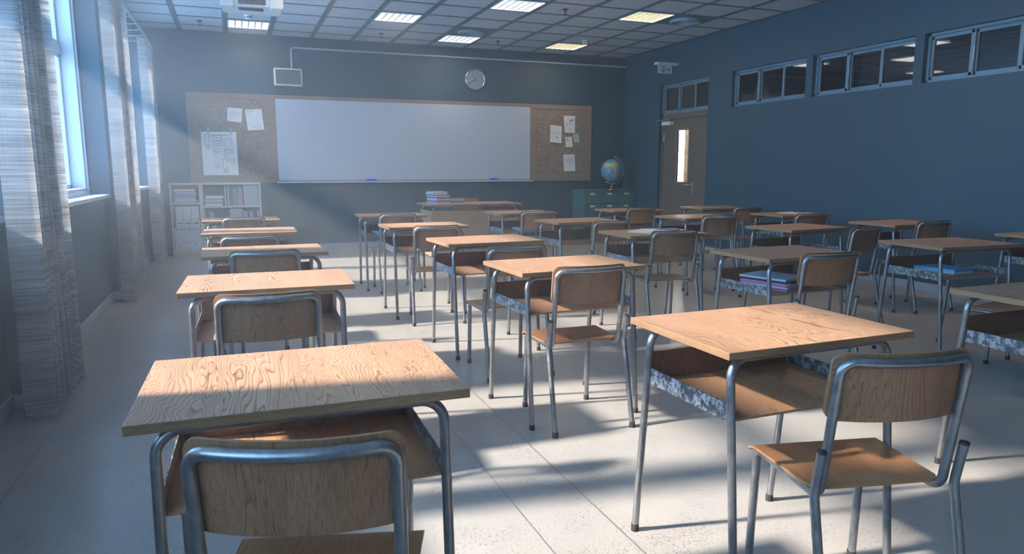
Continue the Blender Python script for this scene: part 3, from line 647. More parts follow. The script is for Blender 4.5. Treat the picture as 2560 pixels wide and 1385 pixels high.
# speaker, conduit
sp = empty('wall_speaker', (0.828, YF, 2.605), 0, 'rectangular white-framed speaker box on the wall above the left boards', 'speaker')
MB().box(-0.205, 0.205, -0.10, -0.001, -0.128, 0.128).build('case', 'white_plastic', sp, 0.022, seg=3); MB().box(-0.18, 0.18, -0.1035, -0.099, -0.105, 0.105).build('grille', 'speaker_grey', sp)
cd = MB().tube(fillet([(0.889, YF-0.016, 2.735), (0.889, YF-0.016, 3.045), (XR-0.002, YF-0.016, 3.045)], 0.05, 8), 0.0135, 10).build('conduit_pipe', 'pipe')
tag(cd, 'thin pale conduit pipe running from the speaker to the right corner', 'pipe')
# exit sign
ex = empty('exit_sign', (6.43, 9.8, 2.90), 0, 'green and white running-man exit sign above the door', 'exit sign')
MB().box(-0.19, XR-6.43, -0.055, 0.055, -0.035, 0.0).build('housing', 'white_plastic', ex, 0.003)
MB().box(-0.155, 0.10, -0.006, 0.006, -0.165, -0.035).build('panel', 'exit_white', ex)
mk = MB(); y = -0.0075
def qd(x0, z0, x1, z1, mi=0): mk.quad((x0, y, z0), (x1, y, z0), (x1, y, z1), (x0, y, z1), mi)
qd(-0.085, -0.150, -0.035, -0.050, 0); y = -0.0082
mk.add([(-0.052+0.006*math.cos(k*pi/5), y, -0.066+0.006*math.sin(k*pi/5)) for k in range(10)], [tuple(range(10))], 1)
def limb(a, b, w=0.004):
    d = Vector((b[0]-a[0], 0, b[1]-a[1])).normalized(); n = Vector((-d.z, 0, d.x))*w; A = Vector((a[0], y, a[1])); B = Vector((b[0], y, b[1])); mk.quad(A-n, A+n, B+n, B-n, 1)
limb((-.055, -.075), (-.063, -.102), .006); limb((-.063, -.102), (-.052, -.118)); limb((-.052, -.118), (-.050, -.138)); limb((-.064, -.102), (-.070, -.122)); limb((-.070, -.122), (-.081, -.128)); limb((-.056, -.078), (-.072, -.084), .003); limb((-.072, -.084), (-.078, -.096), .003); limb((-.054, -.080), (-.044, -.094), .003); limb((-.044, -.094), (-.038, -.088), .003)
y = -0.0075
mk.quad((-0.012, y, -0.112), (0.028, y, -0.112), (0.028, y, -0.092), (-0.012, y, -0.092), 0)
mk.add([(0.026, y, -0.142), (0.040, y, -0.142), (0.066, y, -0.102), (0.040, y, -0.062), (0.026, y, -0.062), (0.042, y, -0.102)], [(0, 1, 2, 5), (5, 2, 3, 4)], 0)
mk.build('pictogram', ['exit_green', 'exit_white'], ex)

# ------------------------------------------------------------------ curtains and rails
def curtain(y0, y1, label, x0=-0.905, xw=-1.045, z1=2.925, n=6):
    pts = [(xw, y0-0.005), (xw+0.05, y0), (x0-0.03, y0+0.008), (x0-0.004, y0+0.012)]
    N = n*14
    for k in range(1, N+1):
        t = k/N; ph = 2*pi*n*t
        pts.append((x0-0.052+0.052*math.cos(ph)+0.006*math.sin(ph*0.37), y0+0.014+(y1-y0-0.014)*t+0.018*math.sin(2*ph)*0.5))
    cy = (y0+y1)/2; rows = 14; vs = []
    for j in range(rows+1):
        w = j/rows; z = 0.02+(z1-0.02)*w
        for i, (x, yy) in enumerate(pts):
            s = 1.0-0.05*w; a = 1.0-0.25*w*max(0, min(1, (i-4)/6)); xx = -0.95+(x+0.95)*(a if i > 3 else 1.0)
            vs.append((xx+0.006*math.sin(3.1*w+i*0.21), cy+(yy-cy)*s-cy, z))
    P = len(pts); fs = [(j*P+i, j*P+i+1, (j+1)*P+i+1, (j+1)*P+i) for j in range(rows) for i in range(P-1)]
    mb = MB().add(vs, fs, 0, True); o = mb.build('curtain', 'curtain', loc=(0, cy, 0)); tag(o, label, 'curtain', 'curtains along the window wall')
    return o
curtain(1.0, 1.78, 'pale ribbed curtain beside the window behind the camera side, out of frame', n=8)
curtain(4.04, 4.74, 'large pale ribbed curtain nearest the camera, at the left edge')
curtain(7.41, 8.32, 'pale ribbed curtain hanging on the second pilaster, middle of the three', x0=-0.925, n=8)
curtain(10.50, 11.13, 'pale ribbed curtain hanging nearest the front wall and bookcases', x0=-0.955, xw=-1.075)
rails = [(0.6, 4.0, 'dark curtain rail high over the nearest window'), (3.95, 7.35, 'dark curtain rail high between the first and second curtains'), (7.4, 11.2, 'dark curtain rail with cross brackets reaching the far curtain')]
for a, b, lab in rails:
    r = empty('curtain_rail', (-0.98, (a+b)/2, 2.955), 0, lab, 'curtain rail'); L = (b-a)/2
    MB().box(-0.014, 0.014, -L+0.01, L-0.01, -0.012, 0.012).build('track', 'grid', r, 0.003)
    k = a+0.2
    while k < b-0.1:
        MB().tube([(-0.30 if not any(p-0.02 < k < q+0.02 for p, q in PIL) else -0.12, k-(a+b)/2, -0.02), (0, k-(a+b)/2, -0.006)], 0.006, 8).build('bracket', 'steel', r); k += 0.42

# ------------------------------------------------------------------ school desk
DW, DD, DH = 0.696, 0.498, 0.7725
def make_desk():
    r = empty('school_desk')
    MB().box(-DW/2, DW/2, -DD/2, DD/2, DH-0.0215, DH).sides(1).build('desktop', ['wood_top', 'wood_edge'], r, 0.0016)
    zt = DH-0.0215-0.0126; lx = DW/2-0.048
    for sy in (-1, 1):
        ytop = sy*(DD/2-0.052); yf = sy*(DD/2+0.012)
        yk = ytop+(yf-ytop)*0.09
        path = fillet([(-lx, yk, 0.655), (-lx, ytop, zt), (lx, ytop, zt), (lx, yk, 0.655)], 0.055, 8)
        MB().tube(path, 0.0122, 14).build('frame_rail', 'tube', r)
        for sx in (-1, 1):
            top = Vector((sx*lx, yk, 0.662)); ft = Vector((sx*lx, yf, 0.012))
            lg = MB().tube([top, top.lerp(ft, 0.5), ft], 0.0123, 14, caps=True).build('leg', 'tube', r)
            MB().cyl((sx*lx, yf), 0.0142, 0, 0.026, 16, r2=0.0138).build('foot_cap', 'rubber', lg)
    MB().box(-lx+0.006, lx-0.006, -DD/2+0.045, DD/2-0.036, 0.556, 0.564).build('book_shelf', 'wood_shelf', r, 0.001)
    for sx in (-1, 1):
        a = sx*(lx-0.004); MB().box(min(a, a-sx*0.003), max(a, a-sx*0.003), -DD/2+0.045, DD/2-0.034, 0.553, 0.606).build('side_strip', 'galv', r)
    MB().box(-lx+0.008, lx-0.008, DD/2-0.044, DD/2-0.034, 0.564, 0.66).build('back_board', 'wood_rust', r, 0.001)
    MB().box(-lx+0.008, lx-0.008, DD/2-0.033, DD/2-0.031, 0.556, 0.606).build('front_strip', 'galv', r)
    return r

# ------------------------------------------------------------------ school chair
def curved_panel(name, mat, rows, parent, th=0.009, nx=24):
    """rows: list of (half width, function u -> (x,y,z), normal)"""
    mb = MB(); P = nx+1; R = len(rows); vs = []
    for side in (0, 1):
        for hw, fn in rows:
            for i in range(P):
                u = -math.cos(pi*i/nx); p, n = fn(u, hw); vs.append(tuple(Vector(p)+Vector(n)*(th if side else 0)))
    o = P*R; fs = []
    for j in range(R-1):
        for i in range(nx):
            a = j*P+i; fs.append((a, a+P, a+P+1, a+1)); b = a+o; fs.append((b, b+1, b+P+1, b+P))
    mb.add(vs, fs, 0, True)
    ed = []
    for i in range(nx): ed += [(i, i+1, i+1+o, i+o), ((R-1)*P+i+1, (R-1)*P+i, (R-1)*P+i+o, (R-1)*P+i+1+o)]
    for j in range(R-1): ed += [((j+1)*P, j*P, j*P+o, (j+1)*P+o), (j*P+nx, (j+1)*P+nx, (j+1)*P+nx+o, j*P+nx+o)]
    mb.add(vs, ed, 0, False)
    ob = mb.build(name, mat, parent); return ob
def corner(t, L, hw, r):
    d = min(t, L-t)
    return hw if d >= r else hw-r+math.sqrt(max(0, r*r-(r-d)**2))
def spaced(L, r, n=6, m=6):
    a = [r*(1-math.cos(pi/2*k/n)) for k in range(n+1)]; mid = [r+(L-2*r)*k/m for k in range(1, m)]
    return a+mid+[L-x for x in a[::-1]]
def make_chair():
    r = empty('school_chair'); R = 0.0125
    ux = 0.178
    def upr(z): t = (z-0.42)/0.37; return -0.112-0.055*t       # y of the leaning uprights
    zt = 0.787
    path = [(-ux, 0.175, 0.4055), (-ux, -0.112, 0.4055), (-ux, upr(zt), zt)]
    bar_ = [(-ux+2*ux*k/10, upr(zt)-0.038*(1-(2*k/10-1)**2), zt) for k in range(1, 10)]
    path += bar_+[(ux, upr(zt), zt), (ux, -0.112, 0.4055), (ux, 0.175, 0.4055)]
    rad = [0.045, 0.040]+[0.0]*9+[0.040, 0.045]
    MB().tube(fillet(path, rad, 8), R, 14).build('frame', 'tube', r)
    for sx in (-1, 1):
        x = sx*ux; p = fillet([(x, 0.170, 0.4055), (x, 0.216, 0.4055), (sx*0.181, 0.232, 0.012)], 0.030, 8)
        lg = MB().tube(p, R, 14).build('leg', 'tube', r)
        MB().cyl((sx*0.181, 0.233), 0.0146, 0, 0.027, 16, r2=0.0140).build('foot_cap', 'rubber', lg)
    for sx in (-1, 1):
        x = sx*0.2035; p = fillet([(x, -0.150, 0.545), (x, -0.128, 0.425), (sx*0.206, -0.228, 0.012)], 0.10, 6)
        lg = MB().tube(p, R, 14).build('leg', 'tube', r)
        MB().cyl((sx*0.206, -0.2275), 0.0146, 0, 0.027, 16, r2=0.0140).build('foot_cap', 'rubber', lg)
        T = Matrix.Translation((x, -0.150, 0.545)) @ Matrix.Rotation(0.18, 4, 'X'); MB().lathe([(0.0118, -0.002), (0.0128, 0.0), (0.0120, 0.004), (0.0001, 0.005)], 16, T=T).build('end_cap', 'rubber', lg)
    # seat
    y0, y1, hw = -0.108, 0.240, 0.190; L = y1-y0; rows = []
    for t in spaced(L, 0.045):
        y = y0+t
        def fn(u, h, y=y, t=t):
            x = u*h; z = 0.4185-0.006*math.exp(-((y-0.01)/0.09)**2)*(1-u*u)
            if t > L-0.06: k = (t-(L-0.06))/0.06; z -= 0.026*k*k
            if t < 0.05: z += 0.004*(1-t/0.05)
            return (x, y, z), (0, 0, 1)
        rows.append((corner(t, L, hw+0.018*max(0, t/L), 0.045 if t < L/2 else 0.028), fn))
    curved_panel('seat', 'wood_seat', rows, r, 0.008)
    # backrest
    z0, z1 = 0.622, 0.808; Lz = z1-z0; rows = []
    for t in spaced(Lz, 0.032, 6, 4):
        z = z0+t
        def fn(u, h, z=z):
            x = u*h; base = upr(z)-0.038+R+0.001; y = base+0.041*(x/0.19)**2
            return (x, y, z), (0, 1, 0)
        rows.append((corner(t, Lz, 0.191, 0.032), fn))
    rows = rows[::-1]
    curved_panel('backrest', 'wood_back', rows, r, 0.009)
    return r

desks = {'A1': (0.125, 1.714, -1.3), 'A2': (0.113, 3.275, -1.6), 'A3': (0.141, 4.516, 1.6), 'A4': (0.091, 5.985, -1.3), 'A5': (0.036, 7.393, 1.1), 'B1': (1.551, 1.749, 0.9), 'B2': (1.571, 3.303, 2.9), 'B3': (1.606, 4.654, 2.8), 'B4': (1.517, 6.04, 0.1), 'B5': (1.534, 7.513, -1.4), 'C1': (3.069, 1.765, 0), 'C2': (3.019, 3.29, 2.2), 'C3': (3.012, 4.7, -0.2), 'C4': (3.044, 6.059, 2.6), 'C5': (3.003, 7.445, 1.8), 'D2': (4.444, 3.323, -2.7), 'D3': (4.427, 4.693, 6.1), 'D4': (4.45, 6.133, 3.8), 'D5': (4.414, 7.419, -1.9), 'E2': (5.717, 3.405, 0), 'E3': (5.658, 4.74, 1.3), 'E4': (5.658, 6.099, 0.8), 'E5': (5.682, 7.478, -2.3)}
chairs = {'A1': (0.114, 1.372, -16.0), 'A2': (0.097, 2.887, -1.7), 'A3': (0.151, 4.344, -5.3), 'A4': (0.076, 5.312, -0.5), 'A5': (0.063, 7.276, -1.6), 'B1': (1.587, 1.405, -12.5), 'B2': (1.558, 3.114, -1.1), 'B3': (1.55, 4.049, 0.4), 'B4': (1.52, 5.678, -6.8), 'B5': (1.524, 7.267, 1.3), 'C2': (3.044, 3.105, -3.7), 'C3': (3.043, 4.58, -7.0), 'C4': (3.063, 5.614, 2.9), 'C5': (3.046, 7.15, -6.0), 'D2': (4.375, 2.77, 12), 'D3': (4.544, 4.27, 11.2), 'D4': (4.432, 5.839, -10.2), 'D5': (4.412, 7.298, -1.3), 'E3': (5.718, 4.578, -3.4), 'E4': (5.496, 5.756, -8.5), 'E5': (5.726, 7.015, -5.9)}
coln = {'A': 'window-side column', 'B': 'second column from windows', 'C': 'middle column', 'D': 'fourth column from windows', 'E': 'right wall column'}
rown = {'1': 'nearest row', '2': 'second row back', '3': 'third row back', '4': 'fourth row back', '5': 'row nearest teacher'}
desk_look = {'A1': 'large foreground wooden desk half in sunlight', 'B1': 'sunlit wooden desk in the right foreground', 'C2': 'wooden desk with a pile of notebooks on its shelf', 'D2': 'wooden desk holding two sky blue notebooks', 'C3': 'wooden desk with loose papers on top', 'E4': 'wooden desk with white papers on top', 'B5': 'wooden desk holding pale blue notebooks', 'C1': 'wooden desk cut by the right edge of the photo', 'E2': 'wooden desk showing only a corner at the right edge'}
proto = make_desk()
for i, (k, (x, y, a)) in enumerate(desks.items()):
    o = proto if i == 0 else copy_tree(proto)
    o.location = (x, y, 0); o.rotation_euler = (0, 0, math.radians(a))
    tag(o, '%s, %s, %s' % (desk_look.get(k, 'tube-legged wooden school desk'), coln[k[0]], rown[k[1]]), 'desk', 'school desks in rows')
chair_look = {'A1': 'foreground wooden chair seen from behind at bottom left', 'B1': 'foreground wooden chair at bottom right', 'D2': 'wooden chair mostly out of frame at the right', 'B2': 'wooden chair in the centre, fully visible'}
cproto = make_chair()
for i, (k, (x, y, a)) in enumerate(chairs.items()):
    o = cproto if i == 0 else copy_tree(cproto)
    o.location = (x, y, 0); o.rotation_euler = (0, 0, math.radians(a))
    tag(o, '%s, %s, %s' % (chair_look.get(k, 'wooden chair with steel tube frame'), coln[k[0]], rown[k[1]]), 'chair', 'school chairs at the desks')
tc = copy_tree(cproto); tc.location = (3.295, 10.235, 0); tc.rotation_euler = (0, 0, pi)
tag(tc, "wooden chair behind the teacher's desk, facing the class", 'chair')

# ------------------------------------------------------------------ teacher's desk
td = empty('teacher_desk', (3.105, 9.655, 0), 0, "long wooden teacher's desk with a boxed front below the whiteboard", 'desk')
TW, TD = 0.684, 0.335
MB().box(-TW, TW, -TD, TD, DH-0.0215, DH).sides(1).build('desktop', ['wood_top', 'wood_edge'], td, 0.0016)
zt = DH-0.034; lx = TW-0.075
for sy in (-1, 1):
    yt, yf = sy*(TD-0.06), sy*(TD-0.0)
    MB().tube(fillet([(-lx, yt+(yf-yt)*.09, 0.655), (-lx, yt, zt), (lx, yt, zt), (lx, yt+(yf-yt)*.09, 0.655)], 0.055, 8), 0.0122, 12).build('frame_rail', 'tube', td)
    for sx in (-1, 1):
        lg = MB().tube([(sx*lx, yt+(yf-yt)*.09, 0.66), (sx*lx, yf, 0.012)], 0.0123, 12).build('leg', 'tube', td); MB().cyl((sx*lx, yf), 0.0142, 0, 0.026, 14).build('foot_cap', 'rubber', lg)
MB().box(-0.645, 0.645, -0.305, -0.287, 0.06, 0.683).build('front_panel', 'wood_desk_panel', td, 0.002)
for sx in (-1, 1): MB().box(min(sx*0.645, sx*0.627), max(sx*0.645, sx*0.627), -0.287, 0.285, 0.06, 0.683).build('side_panel', 'wood_desk_panel', td, 0.002)
MB().box(-0.62, 0.62, -0.28, 0.26, 0.50, 0.512).build('inner_shelf', 'wood_shelf', td)
dw = MB().box(0.30, 0.60, -0.25, 0.25, 0.60, 0.70).build('drawer', 'wood_rust', td, 0.002); MB().box(0.41, 0.49, 0.25, 0.265, 0.64, 0.655).build('drawer_pull', 'steel', dw)

# ------------------------------------------------------------------ notebooks and books lying flat
nbook = [0]
def book(x, y, z, w, d, h, a, cover, label, group=None, name='notebook'):
    nbook[0] += 1; front = name != 'notebook' or nbook[0] % 3 != 0
    o = empty(name, (x, y, z), math.radians(a), label, 'book', group); t = min(0.0016, h*0.2)
    m = MB(); m.box(-w/2, w/2, -d/2, d/2, 0, t); m.box(-w/2, w/2, -d/2, d/2, h-t, h); m.box(-w/2, -w/2+0.0015, -d/2, d/2, 0, h)
    if front: m.box(-w/2, w/2, -d/2, -d/2+0.0015, 0, h)
    m.build('cover', cover, o)
    MB().box(-w/2+0.002, w/2-0.003, -d/2+0.003, d/2-0.003, t, h-t).build('pages', 'paper', o); return o
SH = 0.5645
stack = [('cover_pink', 0.010, 'pink', 'lowest'), ('cover_pale', 0.016, 'pale blue', 'second from the bottom'), ('cover_pink', 0.017, 'pink', 'middle'), ('cover_black', 0.010, 'black', 'second from the top'), ('cover_pale', 0.013, 'pale blue', 'topmost')]
z = SH
for k, (m_, h, cn, pos) in enumerate(stack):
    book(2.965+0.012*(k % 2), 3.29+0.01*((k*2) % 3), z, 0.245, 0.30, h, 16+(k*3) % 5, m_, '%s notebook, %s in the pile inside the middle column desk' % (cn, pos), 'notebooks on the middle desk shelf'); z += h+0.0004
for k, (m_, pos, w) in enumerate([('cover_pale', 'lower', .20), ('cover_sky', 'upper', .215)]):
    book(4.505+0.004*k, 3.40, SH+0.0145*k, w, 0.30, 0.014, 3+2*k, m_, 'sky blue notebook, %s of two on a desk shelf at the right' % pos if k else 'white-edged pale blue notebook under the sky blue one at the right', 'two notebooks at the right')
for k in range(2):
    book(1.50-0.01*k, 7.56, SH+0.0125*k, 0.21, 0.30, 0.012, 2+8*k, ['cover_pale', 'cover_sky'][k], '%s notebook, %s of two in the desk beside the teacher desk' % (['pale blue', 'bright blue'][k], ['lower', 'upper'][k]))
for k in range(2):
    book(3.06, 7.46, SH+0.0125*k, 0.20, 0.28, 0.012, -2+3*k, ['cover_sky', 'cover_lilac'][k], '%s notebook, %s of two in the middle column desk nearest the teacher' % (['blue', 'lilac'][k], ['lower', 'upper'][k]))
for k in range(3):
    book(1.56, 6.09, SH+0.0105*k, 0.20, 0.28, 0.010, -3+3*k, ['cover_sky', 'cover_white', 'cover_pink'][k], '%s notebook, %s of three half hidden behind a chair back, fourth row' % (['blue', 'white', 'pink'][k], ['lowest', 'middle', 'top'][k]))
tz = DH
tcols = [('cover_sky', 'light blue'), ('cover_pink', 'pink'), ('cover_grey', 'dark grey'), ('cover_pale', 'pale blue'), ('cover_lilac', 'lilac'), ('cover_maroon', 'maroon'), ('cover_cream', 'cream'), ('cover_green', 'green'), ('cover_pink', 'red-pink'), ('cover_sky', 'bright blue'), ('cover_pale', 'pale blue-white')]
ordn = ['lowest', 'second', 'third', 'fourth', 'fifth', 'sixth', 'seventh', 'eighth', 'ninth', 'tenth', 'topmost']
for k, (m_, cn) in enumerate(tcols):
    h = [0.018, 0.014, 0.01, 0.016, 0.013, 0.012, 0.014, 0.014, 0.01, 0.017, 0.018][k]
    book(2.69-(0.025 if k > 7 else 0)+0.006*((k*7) % 3-1), 9.78, tz, 0.215, 0.285, h, 14+[0, 3, -2, 1, 4, -1, 2, 3, -4, -6, -7][k], m_, "%s notebook, %s from the bottom in the tall pile on the teacher's desk" % (cn, ordn[k]) if k < 10 else "pale blue-white notebook topping the tall pile on the teacher's desk", "tall pile on the teacher's desk"); tz += h+0.0004
tz = DH
for k, (m_, cn) in enumerate([('cover_maroon', 'maroon'), ('cover_green', 'green'), ('cover_pale', 'pale blue'), ('cover_cream', 'cream'), ('cover_lilac', 'lilac'), ('cover_black', 'black')]):
    h = [0.011, 0.013, 0.012, 0.011, 0.016, 0.012][k]
    book(2.955+0.004*(k % 2), 9.86, tz, 0.235, 0.17, h, 1-k % 3, m_, "%s book, %s in the low pile beside the tall pile on the teacher's desk" % (cn, ['lowest', 'second', 'third', 'fourth', 'fifth', 'topmost'][k]), "low pile on the teacher's desk", 'closed_book'); tz += h+0.0004
def loose(x, y, z, a, label, w=0.21, d=0.297, mat='paper', name='paper_sheet'):
    m = MB(); n = 5; vs = []
    for s in (0.0, 0.0007):
        for j in range(n+1):
            for i in range(n+1): vs.append((w*(i/n-.5), d*(j/n-.5), s+0.003*(i/n)**3))
    N = n+1; fs = []
    for j in range(n):
        for i in range(n): b = j*N+i; fs += [(b, b+N, b+N+1, b+1), (b+N*N, b+N*N+1, b+N*N+N+1, b+N*N+N)]
    m.add(vs, fs, 0, True); o = m.build(name, mat, loc=(x, y, z), rotz=math.radians(a)); return tag(o, label, 'paper', 'loose papers on the desks')
loose(2.96, 4.69, DH+0.0004, 38, 'loose white sheet, leftmost on the middle column desk, third row')
loose(3.03, 4.74, DH+0.0016, 20, 'loose white sheet lying over another on the middle column desk')
loose(3.10, 4.78, DH+0.0028, -12, 'uppermost loose white sheet on the middle column desk')
book(3.20, 4.80, DH+0.0005, 0.13, 0.17, 0.006, 25, 'cover_navy', 'small dark blue booklet beside loose sheets, middle column desk', None, 'booklet')
loose(5.66, 6.09, DH+0.0004, 30, 'loose white sheet, leftmost on the desk along the right wall')
loose(5.75, 6.13, DH+0.0016, 5, 'loose white sheet overlapping another on the right wall desk')
book(5.86, 6.16, DH+0.0005, 0.10, 0.14, 0.006, 10, 'cover_black', 'small black booklet on the desk along the right wall', None, 'booklet')

# ------------------------------------------------------------------ bookcases
BY = 11.035; BD = YF-BY-0.002
def bookcase(x0, x1, zs, label):
    o = empty('bookcase', ((x0+x1)/2, (BY+YF)/2, 0), 0, label, 'bookcase'); w = (x1-x0)/2; d = BD/2; t = 0.024
    for s in (-1, 1): MB().box(min(s*w, s*(w-t)), max(s*w, s*(w-t)), -d, d, 0, 1.053).build('side_board', 'cream', o, 0.001)
    MB().box(-w+t, w-t, -d, d, 1.053-t, 1.053).build('top_board', 'cream', o, 0.001)
    for z in zs: MB().box(-w+t, w-t, -d+0.002, d, z-t, z).build('shelf', 'cream', o, 0.001)
    MB().box(-w+t, w-t, d-0.008, d, 0.07, 1.053-t).build('back_sheet', 'cream_in', o)
    MB().box(-w+t, w-t, -d+0.012, -d+0.024, 0, 0.064).build('plinth', 'cream', o); return o
bookcase(-0.868, -0.463, [0.088, 0.425, 0.782], 'narrow cream bookcase in the left corner, filled with patterned boxes')
bookcase(-0.461, 0.345, [0.088, 0.36, 0.723], 'wide cream bookcase below the left notice board')
# magazines piled flat, left unit
pal = ['cover_maroon', 'cover_pale', 'cover_cream', 'cover_navy', 'cover_grey', 'cover_maroon', 'cover_black', 'cover_blue', 'cover_grey', 'cover_green', 'cover_blue', 'cover_white', 'cover_cream', 'cover_red']
pn = ['maroon', 'pale blue', 'cream', 'navy', 'grey', 'dark maroon', 'black', 'bright blue', 'mid grey', 'green', 'blue', 'white', 'tan', 'red']
z = 0.7825; cx = -0.665
for k, m_ in enumerate(pal):
    h = 0.0125 if k % 3 else 0.0155; w = 0.27+0.03*((k*5) % 3)/2
    o = MB().box(-w/2, w/2, -0.11, 0.11, 0, h).box(-w/2+0.003, w/2-0.003, -0.1104, -0.10, h*0.30, h*(0.72 if k % 3 == 0 else 0.42), 1).build('magazine', [m_, 'paper'], loc=(cx+0.01*((k*3) % 4-1.5), BY+0.14, z), rotz=math.radians(((k*5) % 5)-2))
    tag(o, '%s magazine lying flat, number %s from the bottom in the narrow bookcase pile' % (pn[k], ['one', 'two', 'three', 'four', 'five', 'six', 'seven', 'eight', 'nine', 'ten', 'eleven', 'twelve', 'thirteen', 'fourteen'][k]), 'magazine', 'magazines piled in the narrow bookcase'); z += h+0.0004
for k in range(3):
    x = -0.757+0.103*k
    o = empty('box_file', (x, BY+0.14, 0.4255), 0, 'patterned white box file, %s of three in the narrow bookcase' % ['leftmost', 'middle', 'rightmost'][k], 'box file', 'three patterned box files')
    MB().box(-0.050, 0.050, -0.125, 0.125, 0, 0.30).build('case', 'pattern', o, 0.002); MB().box(-0.034, 0.034, -0.1265, -0.125, 0.05, 0.067).build('label_strip', 'dark', o)
o = empty('storage_box', (-0.664, BY+0.15, 0.0885), 0, 'large patterned white storage box at the bottom of the narrow bookcase', 'box')
MB().box(-0.172, 0.172, -0.14, 0.14, 0, 0.26).build('case', 'pattern', o, 0.002); MB().box(-0.174, 0.174, -0.142, 0.142, 0.26, 0.305).build('lid', 'pattern', o, 0.002)
z = 0.7235
for k, (m_, h, cn) in enumerate([('cover_white', 0.030, 'white'), ('cover_grey', 0.028, 'grey'), ('cover_cream', 0.024, 'cream'), ('cover_grey', 0.026, 'slate grey'), ('cover_white', 0.034, 'bright white')]):
    book(-0.295+0.008*((k*2) % 3-1), BY+0.13, z, 0.24, 0.20, h, (k*3) % 4-1, m_, '%s thick book, %s in the flat pile of the wide bookcase' % (cn, ['lowest', 'second', 'middle', 'fourth', 'topmost'][k]), 'thick books piled in the wide bookcase', 'thick_book'); z += h+0.0005
sc = [('cover_white', 'white'), ('cover_pale', 'pale blue'), ('cover_maroon', 'maroon'), ('cover_white', 'thin white'), ('cover_cream', 'cream'), ('cover_red', 'red'), ('cover_grey', 'grey'), ('cover_blue', 'blue'), ('cover_green', 'green'), ('cover_teal', 'teal'), ('cover_white', 'ivory white'), ('cover_red', 'bright red'), ('cover_teal', 'dark teal'), ('cover_pale', 'light blue'), ('cover_navy', 'navy'), ('cover_white', 'slim white'), ('cover_grey', 'dark grey'), ('cover_lilac', 'lilac'), ('cover_pink', 'pink')]
onum = ['first', 'second', 'third', 'fourth', 'fifth', 'sixth', 'seventh', 'eighth', 'ninth', 'tenth', 'eleventh', 'twelfth', 'thirteenth', 'fourteenth', 'fifteenth', 'sixteenth', 'seventeenth', 'eighteenth', 'nineteenth']
def upright(x, z, w, h, tilt, m_, label, group, dy=0.0):
    T = Matrix.Rotation(tilt, 4, 'Y')
    o = MB().box(-w/2, w/2, -0.1, 0.1, 0, h, T=T).box(-w/2+0.0015, w/2-0.0015, -0.09, 0.098, h, h+0.001, 1, T=T).build('upright_folder', [m_, 'paper'], loc=(x, BY+0.13+dy, z+abs(math.sin(tilt))*w/2)); return tag(o, label, 'folder', group)
x = -0.146
for k, (m_, cn) in enumerate(sc):
    w = 0.0125; upright(x, 0.7235, 0.0105, 0.285-0.028*((k*7) % 4)/2, -0.02*((k*3) % 3)*0.5, m_, '%s upright folder, %s from the left on the wide bookcase upper shelf' % (cn, onum[k]), 'folders standing on the upper shelf', 0.01*((k*5) % 3)); x += w+0.0006
for k in range(3):
    o = empty('archive_box', (0.212, BY+0.14, 0.7235+0.0975*k), 0, 'plain grey archive box, %s of three stacked at the shelf end' % ['bottom', 'middle', 'top'][k], 'box', 'grey archive boxes on the upper shelf')
    MB().box(-0.103, 0.103, -0.125, 0.125, 0, 0.085).build('case', 'box_grey', o, 0.002); MB().box(-0.105, 0.105, -0.127, 0.127, 0.085, 0.097).build('lid', 'box_grey', o, 0.002)
x = -0.40
for k in range(8):
    m_, cn = [('cover_grey', 'grey'), ('cover_lilac', 'lilac'), ('cover_maroon', 'maroon'), ('cover_blue', 'blue'), ('cover_grey', 'slate'), ('cover_white', 'white'), ('cover_teal', 'teal'), ('cover_white', 'ivory')][k]
    upright(x, 0.3605, 0.011, 0.275, -0.16, m_, '%s leaning folder, %s from the left on the wide bookcase lower shelf' % (cn, onum[k]), 'folders leaning at the left of the lower shelf'); x += 0.0165
for k in range(3):
    o = empty('archive_box', (-0.008, BY+0.14, 0.3605+0.1055*k), 0, 'plain grey archive box on the lower shelf, %s of its stack' % ['bottom', 'middle', 'top'][k], 'box', 'grey archive boxes on the lower shelf')
    MB().box(-0.085, 0.085, -0.12, 0.12, 0, 0.094).build('case', 'box_grey', o, 0.002); MB().box(-0.087, 0.087, -0.122, 0.122, 0.094, 0.105).build('lid', 'box_grey', o, 0.002)
x = 0.112
for k in range(13):
    m_, cn = [('cover_pale', 'pale blue'), ('cover_grey', 'grey'), ('cover_cream', 'cream'), ('cover_teal', 'teal'), ('cover_red', 'red'), ('cover_blue', 'blue'), ('cover_white', 'white'), ('cover_cream', 'tan'), ('cover_grey', 'slate'), ('cover_navy', 'navy'), ('cover_blue', 'bright blue'), ('cover_grey', 'dark grey'), ('cover_white', 'ivory')][k]
    upright(x, 0.3605, 0.0105, 0.29-0.02*((k*5) % 4)/2, -0.05 if k < 10 else 0, m_, '%s upright folder, %s from the left beside the lower archive boxes' % (cn, onum[k]), 'folders at the right of the lower shelf'); x += 0.0155

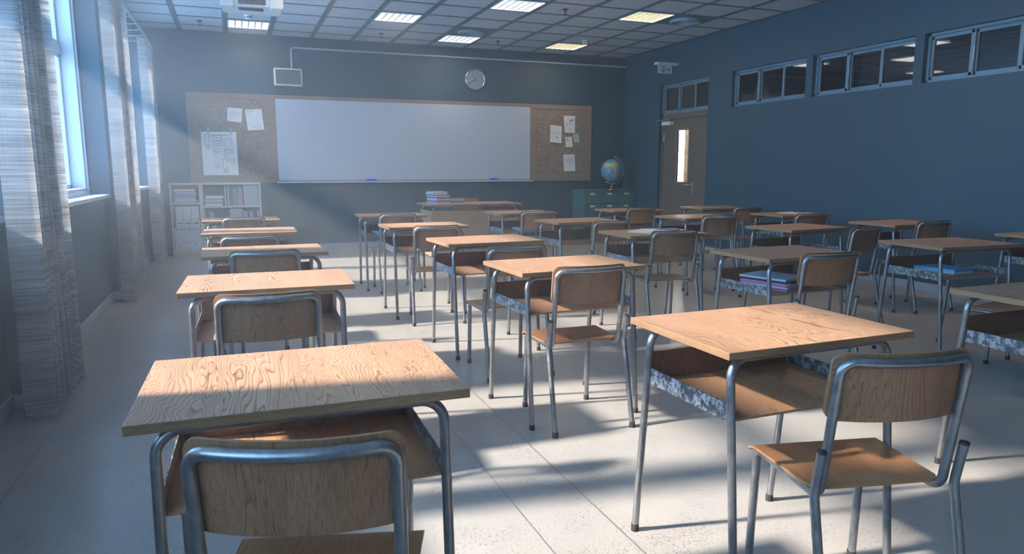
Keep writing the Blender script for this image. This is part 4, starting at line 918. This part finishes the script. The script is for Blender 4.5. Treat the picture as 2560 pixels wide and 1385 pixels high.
# ------------------------------------------------------------------ filing cabinets and globe
CX0, CX1, CY0, CZ = 5.60, 6.605, 10.95, 0.892
cw = (CX1-CX0)/3
for k in range(3):
    o = empty('filing_cabinet', (CX0+cw*(k+.5), (CY0+YF)/2, 0), 0, 'dark green steel filing cabinet, %s of three in the right corner' % ['leftmost', 'middle, under the globe', 'rightmost'][k], 'filing cabinet', 'green filing cabinets in the corner')
    hw, hd = cw/2-0.0012, (YF-CY0)/2-0.001
    MB().box(-hw, hw, -hd+0.018, hd, 0.03, CZ).box(-hw, -hw+0.018, -hd, -hd+0.018, 0.03, CZ).box(hw-0.018, hw, -hd, -hd+0.018, 0.03, CZ).box(-hw+0.018, hw-0.018, -hd, -hd+0.018, CZ-0.02, CZ).box(-hw+0.01, hw-0.01, -hd+0.03, hd-0.01, 0, 0.03).build('body', 'green', o, 0.001)
    for j in range(4):
        z1 = CZ-0.026-0.212*j; z0 = z1-0.203
        dr = MB().box(-hw+0.021, hw-0.021, -hd-0.004, -hd+0.016, z0, z1).build('drawer', 'green', o, 0.003)
        MB().box(-0.045, 0.045, -hd-0.008, -hd-0.004, z1-0.062, z1-0.032).build('label_holder', 'white_plastic', dr, 0.001)
        MB().tube(fillet([(-0.045, -hd-0.003, z1-0.098), (-0.045, -hd-0.022, z1-0.098), (0.045, -hd-0.022, z1-0.098), (0.045, -hd-0.003, z1-0.098)], 0.008, 4), 0.004, 8).build('handle', 'green', dr)
gb = empty('desk_globe', (6.15, 10.97, CZ), 0, 'blue world globe on a chrome stand atop the green cabinets', 'globe')
RY = Matrix.Translation((0, 0, 0.335)) @ Matrix.Rotation(math.radians(21), 4, 'Y')
MB().lathe([(0.0001, 0.0), (0.092, 0.0), (0.09, 0.006), (0.04, 0.012), (0.012, 0.022), (0.008, 0.05), (0.006, 0.095), (0.0001, 0.096)], 32).build('base', 'chrome', gb)
MB().sphere((0, 0, 0), 0.190, 24, T=RY).build('sphere', 'globe', gb)
arc = [(0.232*math.sin(t), 0, 0.232*math.cos(t)) for t in [math.radians(-8+196*k/30) for k in range(31)]]
MB().tube(arc, 0.0058, 10, T=RY).sphere(arc[0], 0.010, 8, T=RY).sphere(arc[-1], 0.010, 8, T=RY).build('meridian_arm', 'arm_silver', gb)
MB().cyl((0, 0), 0.005, -0.234, 0.234, 10, T=RY).cyl((0, 0), 0.006, -0.245, -0.225, 10, T=Matrix.Translation((0, 0, 0.335))).build('axis_pin', 'chrome', gb)

# ------------------------------------------------------------------ haze in the air
hz = MB().box(XP+0.02, 2.9, YB+0.01, YF-0.004, 0.002, H-0.004).build('haze', 'paper')
g = G('dusty_air'); vs_ = g.n('ShaderNodeVolumeScatter'); vs_.inputs['Color'].default_value = (0.86, 0.93, 1.0, 1); vs_.inputs['Density'].default_value = 0.035; vs_.inputs['Anisotropy'].default_value = 0.55
g.l(vs_.outputs[0], g.out.inputs['Volume']); hz.data.materials.clear(); hz.data.materials.append(g.m)
tag(hz, 'thin dusty haze lit by the sun shafts across the room', 'haze', kind='stuff')
